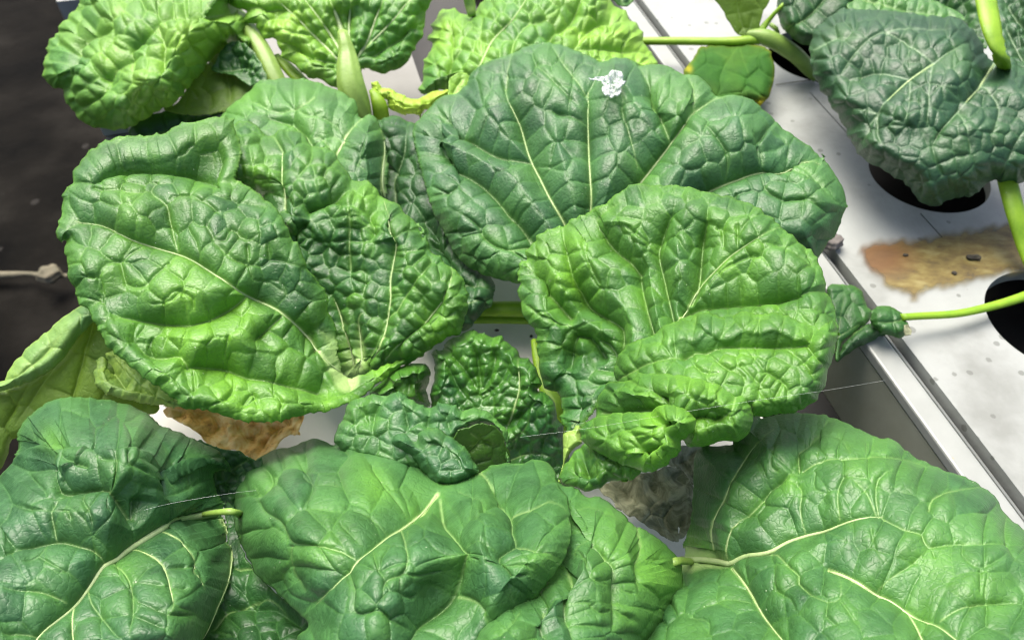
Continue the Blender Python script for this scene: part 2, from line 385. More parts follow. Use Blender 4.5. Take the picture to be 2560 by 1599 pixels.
def sample(p, q):
    x0, y0, st, pos, nn = p.grid; ny, nx = pos.shape[:2]
    i = np.clip((q[:, 0]-x0)/st, 0, nx-1.001); j = np.clip((q[:, 1]-y0)/st, 0, ny-1.001)
    a, b = i.astype(int), j.astype(int); u, v = (i-a)[:, None], (j-b)[:, None]
    f = lambda G: (G[b, a]*(1-u)*(1-v)+G[b, a+1]*u*(1-v)+G[b+1, a]*(1-u)*v+G[b+1, a+1]*u*v)
    return f(pos), f(nn)
def tube_mesh(name, C, R, seg=10, flat=1.0, up=None, ridge=0.0):
    C = np.array(C); R = np.array(R); n = len(C); T = np.gradient(C, axis=0); T /= np.linalg.norm(T, axis=1)[:, None]+1e-12
    U = np.tile(np.array([0, 0, 1.0]), (n, 1)) if up is None else np.array(up)
    S = np.cross(T, U); S /= np.linalg.norm(S, axis=1)[:, None]+1e-9; N = np.cross(S, T)
    a = np.linspace(0, 2*math.pi, seg, endpoint=False); rr = 1+ridge*np.cos(a*7)
    V = C[:, None]+R[:, None, None]*(np.cos(a)*rr)[None, :, None]*S[:, None]+R[:, None, None]*flat*(np.sin(a)*rr)[None, :, None]*N[:, None]
    V = V.reshape(-1, 3); F = []
    for i in range(n-1):
        for k in range(seg): F.append((i*seg+k, i*seg+(k+1) % seg, (i+1)*seg+(k+1) % seg, (i+1)*seg+k))
    m0, m1 = len(V), len(V)+1; V = np.vstack([V, C[:1], C[-1:]])
    for k in range(seg): F += [(m0, (k+1) % seg, k, k), ]
    F4 = [f for f in F if len(set(f)) == 4]
    me = bpy.data.meshes.new(name)
    me.from_pydata(V.tolist(), [], [tuple(int(q) for q in f) for f in F4]+[(m0, (k+1) % seg, k) for k in range(seg)]+[(m1, (n-1)*seg+k, (n-1)*seg+(k+1) % seg) for k in range(seg)])
    me.polygons.foreach_set('use_smooth', [True]*len(me.polygons)); me.update()
    return me
def leaf(name, mat, parent, patches, label=None, cat=None, thick=.0005):
    Vs, Fs, As, o0 = [], [], [], 0
    for p in patches: Vs.append(p.V); Fs.append(p.F+o0); As.append(p.A); o0 += len(p.V)
    V = np.vstack(Vs); me = mesh_np(name, V, np.vstack(Fs), np.vstack(As))
    o = link(name, me, MATS[mat], parent); props(o, label, cat)
    s = o.modifiers.new('thickness', 'SOLIDIFY'); s.thickness = thick; s.offset = -1; s.use_rim_only = True
    for p in patches:
        for q, w0, w1 in p.cords:
            C, N = sample(p, q); n = len(C); s_ = np.linspace(0, 1, n)
            d = np.linalg.norm(C-np.array([0, 0, CAM_H]), axis=1)
            k = np.ones(3)/3; Cs = C.copy()
            for a in range(3): Cs[1:-1, a] = np.convolve(C[:, a], k, 'valid')
            R = np.maximum(.5*(w0+(w1-w0)*s_)*d/FPX, .00012)*np.clip((1.03-s_)*7, .25, 1)*(np.clip(.3+s_*9, 0, 1) if w0 < 15 else 1)
            tm = tube_mesh('midrib', Cs+N*(R*(.5 if w0 < 15 else 1.0))[:, None], R, 8, .8, N)
            link('midrib', tm, MATS['cord'], o)
    return o
def stalk_from(name, parent, patch, q, r0, path, mat='stalk', flat=.8):
    C0, N0 = sample(patch, np.array([q], float)); z0 = np.linalg.norm(C0[0]-np.array([0, 0, CAM_H]))
    p = np.array(path, float); C, z = at(p[:, 0], p[:, 1], p[:, 2]); R0 = r0*z0/FPX
    C = np.vstack([C0+N0*R0*.35, C]); R = np.r_[R0, p[:, 3]*z/FPX]
    D = catmull(np.hstack([C, R[:, None]]), .0012, False)
    return link(name, tube_mesh(name, D[:, :3], D[:, 3], 14, flat, None, .03), MATS[mat], parent)
def stalk(name, parent, path, mat='stalk', seg=14, flat=.8, ridge=.03, label=None, cat=None):
    """path: list of (x, y, height, radius in pixels)"""
    p = np.array(path, float); q = catmull(p, 12, False)
    C, z = at(q[:, 0], q[:, 1], q[:, 2]); R = q[:, 3]*z/FPX
    me = tube_mesh(name, C, R, seg, flat, None, ridge)
    return props(link(name, me, MATS[mat], parent), label, cat)

# ------------------------------------------------------------------ the setting: floor, trays, panels
U = np.array([-.408, 1.534]); U /= np.linalg.norm(U); Vd = np.array([U[1], -U[0]])
def uv(x, y, h=0.0):
    p, _ = at(x, y, h); return p[:2]@U, p[:2]@Vd
def W(u, v, z): return (u*U[0]+v*Vd[0], u*U[1]+v*Vd[1], z)
def prism_uv(name, u0, u1, v0, v1, z0, z1, mat, parent=None, bev=.0006):
    V = [W(u, v, z) for z in (z0, z1) for u, v in ((u0, v0), (u1, v0), (u1, v1), (u0, v1))]
    F = [(3, 2, 1, 0), (4, 5, 6, 7), (0, 1, 5, 4), (1, 2, 6, 5), (2, 3, 7, 6), (3, 0, 4, 7)]
    me = bpy.data.meshes.new(name); me.from_pydata(V, [], F)
    import bmesh
    bm = bmesh.new(); bm.from_mesh(me); bmesh.ops.recalc_face_normals(bm, faces=bm.faces); bm.to_mesh(me); bm.free()
    o = link(name, me, MATS[mat], parent)
    if bev: b = o.modifiers.new('bevel', 'BEVEL'); b.width = bev; b.segments = 2
    return o
def panel(name, poly_uv, holes, z1, th, mat, parent=None):
    loops = [poly_uv]+holes; flat = [p for lp in loops for p in lp]
    tri = tessellate_polygon([[Vector((a, b, 0)) for a, b in lp] for lp in loops]); n = len(flat)
    V = [W(a, b, z1) for a, b in flat]+[W(a, b, z1-th) for a, b in flat]
    F = [tuple(t) for t in tri]+[tuple(n+i for i in reversed(t)) for t in tri]; o = 0
    for lp in loops:
        m = len(lp)
        for i in range(m): a, b = o+i, o+(i+1) % m; F.append((a, b, n+b, n+a))
        o += m
    me = bpy.data.meshes.new(name); me.from_pydata(V, [], F)
    import bmesh
    bm = bmesh.new(); bm.from_mesh(me); bmesh.ops.recalc_face_normals(bm, faces=bm.faces); bm.to_mesh(me); bm.free()
    return link(name, me, MATS[mat], parent)
def circ(c, r, n=64): return [(c[0]+r*math.cos(2*math.pi*i/n), c[1]+r*math.sin(2*math.pi*i/n)) for i in range(n)]

fl = bpy.data.meshes.new('ground'); fl.from_pydata([(-12, -12, -.42), (12, -12, -.42), (12, 12, -.42), (-12, 12, -.42)], [], [(0, 1, 2, 3)])
props(link('ground', fl, MATS['floor_dark']), 'dark damp earth floor far below the growing trays, blurred', None, None, 'structure')

vA = uv(2079, 626)[1]; vB = uv(2400, 642)[1]
vE = uv(2168, 873)[1]                        # left edge of the white rim
R_H = .0305
h1, h2, h3 = uv(2322, 436), uv(2646, 800), uv(2046, 138)
uE0, uE1 = -.12, 1.3
tray = empty('growing_tray', W(.2, vB, 0), 'white hydroponic tray on the right with round planting holes', 'growing tray')
def slot(u0, u1, v, w=.0004): return [(u0, v-w), (u1, v-w), (u1, v+w), (u0, v+w)]
panel('panel', [(uE0, vA+.0014), (uE1, vA+.0014), (uE1, vA+.5), (uE0, vA+.5)],
      [circ(h1, R_H), circ(h2, R_H), circ(h3, R_H), slot(h1[0]+.035, h3[0]-.036, vB), slot(h2[0]+.035, h1[0]-.026, vB)], 0, .006, 'panel_white', tray)
prism_uv('channel', uE0, uE1, vA+.002, vA+.5, -.06, -.05, 'gap_black', tray, 0)
rw = vA-vE
prism_uv('rim', uE0, uE1, vE, vA-.0008-rw*.32, -.004, .0015, 'rim_white', tray, .001)
# sloping inner lip between rim and panel
me = bpy.data.meshes.new('lip')
a0, a1 = vA-.0008-rw*.32+.0003, vA-.0009
me.from_pydata([W(uE0, a0, .0012), W(uE1, a0, .0012), W(uE1, a1, -.0035), W(uE0, a1, -.0035), W(uE0, a0, -.006), W(uE1, a0, -.006), W(uE1, a1, -.006), W(uE0, a1, -.006)], [],
               [(0, 3, 2, 1), (4, 5, 6, 7), (0, 1, 5, 4), (1, 2, 6, 5), (2, 3, 7, 6), (3, 0, 4, 7)])
link('lip', me, MATS['rim_white'], tray)
prism_uv('side_wall', uE0, uE1, vE+.0005, vE+.0035, -.07, -.0045, 'wall_grey', tray, 0)
prism_uv('side_ledge', uE0, uE1, vE-.022, vE+.0003, -.050, -.045, 'gap_black', tray, .0008)
# the tray under the front plants
ltray = empty('growing_tray', W(.2, 0, 0), 'white hydroponic tray under the big leafy plant, mostly hidden by leaves', 'growing tray')
vL = uv(268, 322)[1]; vG = uv(1046, 168)[1]; vR = uv(1905, 1040)[1]; uF = uv(1060, 205)[0]
pc = uv(1150, 1230); pb = uv(900, 380)
uS = uv(1000, 420)[0]  # added split, hidden by leaves, between the shade-lightened and sun-darkened panel colours
panel('panel', [(uE0, vL), (uS-.0006, vL), (uS-.0006, vR), (uE0, vR)], [], 0, .006, 'panel_cream_lift', ltray)
panel('panel', [(uS+.0006, vL), (uE1, vL), (uE1, vG-.0015), (uF, vG-.0015), (uF, vR), (uS+.0006, vR)], [circ((uv(780, 330)[0], (uv(780, 330)[1])), R_H)], 0, .006, 'panel_sun_dim', ltray)
prism_uv('side_wall', uE0, uE1, vL+.0005, vL+.004, -.07, -.0065, 'wall_grey', ltray, 0)
prism_uv('side_wall', uE0, uF, vR-.004, vR-.0005, -.07, -.0065, 'wall_grey', ltray, 0)
prism_uv('channel', uE0, uE1, vL+.006, vR-.006, -.08, -.07, 'gap_black', ltray, 0)
prism_uv('end_lip', uv(300, 338)[0], uv(300, 326)[0], vL-.001, uv(326, 330)[1], .0005, .006, 'rim_white', ltray, .0008)

# algae stain on the right panel
m, t, n, l = nodes('stain'); out = n.new('ShaderNodeOutputMaterial'); P = n.new('ShaderNodeTexCoord').outputs['Object']
va = n.new('ShaderNodeVertexColor'); va.layer_name = 'Tone'; sp = n.new('ShaderNodeSeparateColor'); l.new(va.outputs[0], sp.inputs[0])
mp = n.new('ShaderNodeMapping'); mp.inputs['Rotation'].default_value = (0, 0, -.25); mp.inputs['Scale'].default_value = (.6, 1.3, 1); l.new(P, mp.inputs[0])
f = noise(n, l, mp.outputs[0], 130, 6, .65); f2 = noise(n, l, P, 300, 5, .7)
base = ramp(n, l, f, [(.33, (.10, .065, .012)), (.5, (.17, .125, .028)), (.7, (.23, .20, .075))])
base = mixc(n, l, sp.outputs[1], base, (.12, .056, .012))
base = mixc(n, l, mth(n, l, 'MULTIPLY', mth(n, l, 'GREATER_THAN', f2, .64), sp.outputs[2]), base, (.05, .035, .01))
bs = n.new('ShaderNodeBsdfPrincipled'); l.new(base, bs.inputs['Base Color']); bs.inputs['Roughness'].default_value = .55
al = mth(n, l, 'MULTIPLY', sp.outputs[0], mth(n, l, 'ADD', mth(n, l, 'MULTIPLY', f, .9), .5), True); l.new(al, bs.inputs['Alpha'])
l.new(bs.outputs[0], out.inputs[0]); MATS['stain'] = m
po = catmull(pts('B3 1260,240 1300,215 1500,188 1700,180 1850,140 2100,110 2300,60 2480,40 2480,400 2300,430 2100,480 1900,530 1720,550 1660,620 1620,630 1570,570 1450,530 1380,450 1300,380 1265,320'), 12, True)
gx, gy = np.meshgrid(np.arange(po[:, 0].min()-8, po[:, 0].max()+8, 5), np.arange(po[:, 1].min()-8, po[:, 1].max()+8, 5))
PP = np.stack([gx.ravel(), gy.ravel()], 1); d, _, _ = segdist(PP, po, np.roll(po, -1, 0)); ins = inside(PP, po)
sdv = np.where(ins, d, -d)+3*wav(PP[:, 0], PP[:, 1], 40, 3)
ny, nx = gx.shape; X, Y = PP.T
al = np.clip((sdv+6)/22, 0, 1)**1.3*np.clip(.95-.45*((Y-(760-.35*(X-2150)))/90)**2*(Y > 680), .45, 1)
og = np.clip(1.15-((X-2190)/115)**2-((Y-640)/70)**2, 0, 1)
spk = np.clip((X-2270)/90, 0, 1)
pos, _ = at(X, Y, .0006); idx = np.arange(nx*ny).reshape(ny, nx)
Fq = np.stack([idx[1:, :-1].ravel(), idx[1:, 1:].ravel(), idx[:-1, 1:].ravel(), idx[:-1, :-1].ravel()], 1)
Fq = Fq[(al[Fq] > .01).any(1)]
link('algae_stain', mesh_np('algae_stain', pos, Fq, np.stack([al, og, spk, al*0+1], 1)), MATS['stain'], tray)

# ------------------------------------------------------------------ the big front plant
p0, _ = at(1180, 1180, .0)
plant = empty('savoy_plant', tuple(p0), 'large savoyed leafy green with broad blistered leaves filling the middle and bottom', 'leafy vegetable', 'blistered leafy greens')

T_ = make_patch(
 'A2 510,880 600,770 690,680 800,650 880,590 900,540 960,470 1080,410 1200,370 1300,325 1420,300 1570,320 1750,390 1840,430 1900,410 2000,400 2100,445 D1 700,600 800,610 900,650 980,705 1050,700 1150,730 1240,820 1285,895 1400,895 1500,905 1600,930 1700,1000 1800,1090 1900,1190 2050,1290 2200,1390 2300,1490 A3 1000,1070 1060,1170 1120,1270 1160,1380 1165,1450 1140,1512 B3 1100,150 1040,210 990,280 960,335 860,320 P 1900,640 1700,660 1500,720 1350,720 B2 1240,500 1080,462 980,430 880,370 800,290 750,190 700,90 650,0 A2 570,1230 530,1100 508,1000',
 'M1.5:P 1500,560 1560,480 D1 640,1512 780,1320 900,1180 1050,1040 1160,950; S.8:D1 1160,950 1210,935 1290,905 1400,900; S.8:D1 1150,950 1130,880 1080,780 1000,705;'
 'M.62:P 1480,600 A2 1755,1490 1755,1300 1740,1150 1725,950 1722,760 1735,620 1750,560; t:A2 1750,560 1800,500 1840,450; S.7:A2 1740,590 1650,500 1560,400 1470,310;'
 'M.6:P 1440,600 A2 1570,1490 1480,1340 1400,1190 1330,1060 1290,960 1240,790 1160,640 1140,540; S.7:A2 1140,540 1150,480 1190,400 1215,370;'
 'S.9:A2 1310,1045 1120,1010 1000,960 800,830 690,770 600,780; S.9:P 1345,605 A2 1260,1512 1180,1440 1070,1300 930,1180 800,1110 630,1040 625,910 760,870 900,850;'
 'S:B2 1380,170 1240,0 A2 1120,1370; S.8:B2 1400,175 1300,200 1200,235 1100,230 980,140 960,80 830,0; S.7:B2 1200,235 1270,330 1330,380; t1.2:B2 960,110 850,140 740,150;'
 'S.9:A2 2300,890 2240,740 2180,600 2140,460; S.6:D1 850,1230 730,930 650,720 540,600; S.6:D1 540,1500 490,1320 440,1160 390,1000 400,900 350,780;'
 'M.6:P 1760,475 A3 120,1330 330,1230 480,1170 600,1140 800,1100 920,1090 1000,1130; t1.4:A3 590,1170 610,1300 680,1360 740,1390 900,1385 1000,1460; t1.4:A3 600,1150 610,1000 500,880;'
 't:A2 1370,440 1450,510 1600,650 1710,730; t1.4:A2 1710,800 1600,760 1460,745; t1.5:A2 1420,1290 1330,1100 1500,1120 1640,1080; t1.3:A2 640,1050 530,1100; t1.3:A2 630,920 515,915; t1.2:A2 780,1290 730,1340 620,1385;'
 't1.4:A3 330,1230 340,1060 250,930 130,780; t1.3:A3 600,1140 590,950 700,820; t1.4:A3 400,1330 410,1430 520,1512; t1.3:A3 880,1100 1000,1250 1080,1400; t1.2:A3 850,1110 960,1220 1030,1290',
 h=[(1480,720,.044),(1100,300,.062),(1450,130,.078),(1750,260,.080),(2080,500,.068),(1050,560,.052),(1300,700,.048),(1500,400,.066),(1900,640,.056)],
 curl=(.011,90), cells=(56,1.5), seed=3, depth=1.6, lobe=52, rough_edge=1.5, tint0=.10,
 tint=[(1240,690,120,.35),(1700,240,90,.3),(2050,470,80,.25),(1620,430,60,.3),(1400,170,60,.2)],
 pits=[(1395,275,30,16),(1420,330,26,12),(1590,300,16,9),(1995,440,32,14),(1850,620-200,20,8),(1340,455,22,9),(1430,360,20,10)], wave=(.0012,230))
leaf('leaf', 'blue', plant, [T_], 'broad rounded leaf with white fuzz near its top')

RH = [(1430,1080,.044),(1350,600,.062),(1650,480,.082),(2050,700,.088),(2030,950,.080),(1750,1220,.062),(1340,850,.050),(1450,1220,.052),(1650,1000,.074),(1550,850,.062),(1450,950,.046),(1800,700,.080)]
def up(d, pts_=RH): return [(a, b, c+d) for a, b, c in pts_]
RT = [(1720,1130,160,.35),(1600,1200,100,.25),(1900,900,140,.2),(1400,640,90,.4),(2020,830,60,.2),(1850,650,90,.15),(1420,1000,110,-.4),(1500,1220,60,-.2)]
R0 = make_patch(
 'B2 1380,170 1450,115 1560,95 1600,50 1700,10 A2 1770,1440 1850,1400 1930,1360 2000,1310 2080,1290 2200,1300 2300,1290 2408,1300 A3 60,1300 140,1330 300,1360 500,1430 600,1500 B3 640,30 740,130 870,230 960,320 1000,420 1035,550 1080,660 1105,800 1095,880 1000,960 700,960 300,960 B2 2200,1150 2000,1300 D5 900,420 800,540 700,690 650,760 600,775 560,780 480,760 430,600 440,450 400,345 300,320 B2 1410,1170 1390,1050 1370,900 1370,840 1310,760 1270,700 1260,620 1240,550 1250,500 1240,450 1250,370 1300,330 1300,270 1370,200',
 'C.9:D5 640,800 640,620 635,430; C.8:D5 600,780 560,700 545,600; C.8:B2 2230,840 2310,720 2400,600 B3 100,470 240,370 400,250 590,145 700,110; S.9:B3 60,560 110,450 130,300 150,120 190,0 A3 200,1440; S1.3:B3 0,630 150,580 400,560 700,545 920,535 1030,555;'
 'S.9:B2 2300,740 2280,650 2230,400 2200,200 2300,0 A2 2350,1400; S.9:B2 2140,850 2100,700 2070,520 2060,380 2100,250; S.9:B2 2060,380 2000,300 1900,220 1800,100 1760,0 A2 1950,1400;'
 'S1.2:D5 900,250 910,120 880,60 B2 1890,850 1890,760 1800,700 1700,620 1640,500 1590,400 1560,230 1560,100; S:B2 1580,710 1500,600 1400,480 1300,340; t2:B2 1590,775 1400,740 1270,620; t2:B2 1620,1000 1500,930 1390,900; F.8:B2 1750,1000 1690,860 1620,850 1590,1000 1600,1130; S.9:B2 1850,1060 1800,900 1700,840;'
 't1.6:B3 560,730 480,660; t1.5:B3 870,240 940,370 880,320 700,220 520,210; t1.5:B3 150,510 300,380 520,290 620,350; t1.3:B3 400,250 400,60; t1.3:B3 300,220 290,100 200,90; t1.5:B3 540,690 460,580; t1.5:B3 740,700 660,570; t1.5:B2 1800,480 1740,360 1680,180 1720,60; t1.6:B2 2200,210 2060,130 1960,60',
 h=RH, curl=(.006,60), cells=(48,2.6), seed=11, depth=1.6, lobe=40, rough_edge=3, tint0=.22, tint=RT, pits=[(1500,880,36,16),(1440,760,24,12),(1530,700,30,16),(1600,650,20,10)], wave=(.001,160))
RA = make_patch(
 'B2 1915,1150 1920,1080 1950,1000 2000,950 2060,900 2130,880 2210,850 2250,800 2320,770 2400,752 B3 70,758 110,712 200,700 330,735 440,692 550,715 620,705 740,712 850,770 960,790 1070,760 1100,830 1095,900 1060,1060 1035,1100 1020,1220 970,1270 965,1310 900,1350 850,1385 800,1400 700,1410 600,1430 480,1420 D5 2200,560 1900,480 1500,400 1200,420 1000,480 880,520 B2 1960,1250',
 'S:B3 0,950 90,905 170,910 280,870 500,880 700,890 890,905 940,800 1010,790; S.8:B2 1930,1180 2100,1060 B3 0,950; t2.5:B3 470,900 540,1020 600,1100 720,1180 800,1330; t2.5:B3 720,900 830,1000 920,1110 970,1230; t2.5:B3 890,905 960,1010 1030,1080; t2:B3 330,740 280,870; t2:B3 110,710 60,900; t2:B3 560,730 480,880; t2:B2 2240,850 2200,1000; t2:B2 2100,900 2060,1040; t2:B3 740,720 700,880; t2:B3 180,930 300,1060 450,1150 430,1280; t2:B3 430,1060 620,1260; t2:B3 620,1120 560,1240 700,1390; t2:B3 720,1190 650,1330; t2:B3 40,960 150,1100 300,1130',
 h=up(.0055), curl=(.006,40), cells=(46,2.8), seed=12, depth=1.3, lobe=34, rough_edge=1.5, tint0=.22, tint=RT)
RB = make_patch(
 'D5 800,620 802,500 840,380 900,290 960,240 1040,228 1100,225 1180,205 1280,140 1400,128 1600,140 1750,160 1900,190 2050,230 2150,270 2320,360 2420,372 2500,500 2520,620 2490,760 2400,860 2300,885 2220,870 2130,880 2050,920 1900,940 1800,930 1740,850 1500,760 1300,720 1000,720 850,690',
 'S:D5 830,560 1000,520 1200,500 1380,500 1500,470 1490,330 1400,260 1270,270 1180,215; t2.5:D5 1380,500 1330,300; t2.5:D5 1850,200 1820,330 1900,430; t2.5:D5 2050,250 2040,450 2100,600; t2.5:D5 2150,330 2160,580; F.6:D5 1900,640 2000,600 2150,640 2260,560; t2.5:D5 1500,330 1700,260 1660,160; S.8:D5 2330,380 2280,560 2150,680 2050,700; t2.5:D5 900,300 980,380 1100,260; t2.5:D5 960,500 1010,390; t2.5:D5 2120,700 2160,860; t2.5:D5 1900,700 1900,920; t2.5:D5 2040,690 2050,900; t2.5:D5 2300,620 2360,800',
 h=up(.0120), curl=(.007,42), cells=(44,2.9), seed=13, depth=1.2, lobe=32, rough_edge=1.5, tint0=.26, tint=RT)
RC = make_patch(
 'D5 645,810 650,755 690,700 780,622 880,600 1000,574 1120,556 1250,546 1370,530 1480,482 1620,470 1750,510 1860,580 1908,640 1900,710 1860,780 1815,800 1800,840 1745,870 1750,920 1740,970 1690,1040 1620,1060 1612,1120 1500,1180 1350,1222 1240,1180 1100,1130 850,1000 690,900',
 'F:D5 1370,530 1480,640 1560,760 1660,850 1740,880; t2.5:D5 1100,560 1080,720 1200,810 1300,980 1450,1010 1620,1050; t2.5:D5 940,590 920,720 1000,830; t2.5:D5 1700,490 1710,650 1830,800; F.6:D5 1260,1070 1300,1000 1400,990 1560,1060; t2.5:D5 1430,1000 1420,1190; t2.5:D5 1080,720 950,800 900,700; t2.5:D5 1210,810 1360,800 1450,900 1560,960; t2.5:D5 1500,560 1640,640; t2.5:D5 1180,880 1280,1010; t2.5:D5 780,640 800,760; t2.5:D5 1050,830 1060,950',
 h=up(.0180), curl=(.007,42), cells=(42,3), seed=14, depth=1.1, lobe=30, rough_edge=1.5, tint0=.30, tint=RT)
RD = make_patch(
 'D5 400,1270 450,1150 500,1060 560,980 640,905 700,870 850,880 1000,940 1150,1000 1270,1050 1300,1130 1312,1200 1250,1252 1230,1290 1100,1300 950,1312 870,1370 800,1390 700,1415 600,1370 450,1340 425,1300',
 'F.7:D5 630,900 640,1080 700,1200 760,1390; t2.5:D5 850,920 810,1080 980,1230 1100,1290; t2.5:D5 950,960 940,1100; t2.5:D5 1080,1030 1060,1150 1150,1250; t2.5:D5 1240,1060 1200,1230; F.6:D5 540,1000 530,1150 560,1330; t2.5:D5 740,920 720,1080 850,1250 830,1380; t2.5:D5 1240,1160 1300,1200',
 h=up(.0080), curl=(.006,40), cells=(34,3.8), seed=15, depth=1.1, lobe=28, rough_edge=1.5, tint0=.12, tint=RT)
leaf('leaf', 'mid', plant, [R0, RA, RB, RC, RD], 'big puckered leaf folded into rolls, right of the centre')

L1a = make_patch(
 'A1 500,1270 510,1200 560,1120 640,1035 760,960 920,935 1120,930 1250,870 1400,835 1540,812 1640,830 D2 320,400 340,480 385,600 402,680 385,800 370,900 480,1000 570,1080 700,1190 770,1300 830,1400 865,1490 B1 2100,240 2150,390 2220,470 2290,560 2310,680 2350,800 2370,900 2390,1000 B2 30,1100 60,1140 130,1135 330,1060 460,1035 400,1095 280,1190 200,1260 100,1320 0,1360 B1 2300,1390 2200,1400 2100,1430 2000,1455 1900,1465 1740,1470 1620,1440 1520,1410 1420,1380 1300,1385 1250,1340 1200,1300 1100,1220 1000,1160 900,1070 800,990 740,920 700,850 650,770 620,700 560,640 530,600 515,520 480,460 460,380 470,340 450,290 450,240 470,190 430,207 390,190 385,140 400,60 430,10 A1 425,1430 430,1370 470,1310',
 'W:B2 60,1150 20,1040 B1 2340,880 2260,780; M.8:B2 40,1110 B1 2350,1030 2200,830 2000,660 1740,530 1600,430 1400,310 1220,220 1000,170 860,130 680,50 A1 500,1530; F.9:D2 370,920 A1 1600,1220 1400,1150 1200,1110 1000,1100 850,1110 720,1160 600,1240 510,1275; S.6:D2 370,920 395,700 385,590 330,440;'
 'S:B1 1740,540 1640,620 1500,690 1350,735 1200,740 1000,715 800,700 700,760 680,780; S.9:B1 2010,700 1900,790 1820,850 1780,880;'
 'S:B1 2260,1190 2100,1150 1900,1120 1740,1100 1560,1050 1300,1050 1200,1180 1160,1215; S.9:B1 1300,1050 1240,960 1100,970 980,950 920,880;'
 't1.6:B1 1590,430 1300,290 1200,220; S.8:B1 1200,200 1180,60 A1 1150,1400 1040,1300 1170,1130; t2:A1 1040,1300 920,1330 820,1290 870,1190; t2:A1 880,1110 880,990; t2:A1 590,1240 600,1180; t2:A1 1060,1110 1060,1000; t2:A1 1280,1120 1270,1000; t2:A1 1500,1080 1490,1040 1300,1010;'
 't1.8:B1 1220,240 1000,500 960,510 870,490 830,350 740,340 680,440 700,540 770,580; t1.8:B1 970,180 880,270 820,330 700,290; t1.8:B1 560,440 680,440; t1.8:B1 460,380 550,350 580,440; t1.8:B1 640,650 700,560; t1.6:B1 1340,640 1340,590 1250,540 1190,590 1010,610 960,510;'
 't1.8:B1 1190,740 1100,960; t1.6:B1 990,720 930,880; t1.6:B1 1310,750 1240,930; t1.6:B1 1340,1050 1360,1200 1350,1320; t1.8:B1 1640,1090 1640,1220 1560,1320 1450,1360; t1.6:B1 1700,1350 1780,1250 1810,1420; t1.6:B1 1900,1200 1980,1300 1960,1420; t1.6:B1 2320,1190 2300,1360; t1.8:B1 1600,860 1560,1040; t1.8:B1 1440,60 1500,160 1580,170 1620,100 1730,180 1850,120; t2:B1 1500,170 1650,300 1740,330 1840,360 1890,320 2010,340 2140,400; t2:B1 1740,330 1730,190; t1.6:B1 1890,320 1870,180; t1.8:B1 1740,330 1780,440 1900,470 2080,600; t1.6:A1 1150,1400 1200,1350 1330,1330 1400,1240 1500,1230; t1.6:A1 1330,1330 1480,1420 1560,1512; t1.8:A1 700,1300 600,1260; t1.6:A1 720,1300 870,1300',
 h=[(870,940,.047),(700,800,.064),(500,600,.080),(180,560,.080),(450,330,.084),(400,930,.070),(700,1030,.058),(230,780,.074),(850,1030,.052),(750,600,.072),(620,480,.076),(960,920,.044)],
 curl=(.004,45), cells=(60,2.5), seed=21, depth=1.35, lobe=55, rough_edge=3, tint0=.18,
 tint=[(480,830,110,.55),(600,980,120,.5),(620,790,60,.5),(450,700,90,.3),(800,1020,90,.5),(330,560,60,.2),(560,330,60,.25),(960,925,40,.9),(600,560,110,-.2),(700,700,80,-.25)],
 pits=[(665,850,26,18),(640,910,22,10),(740,930,30,12)], wave=(.0015,200))
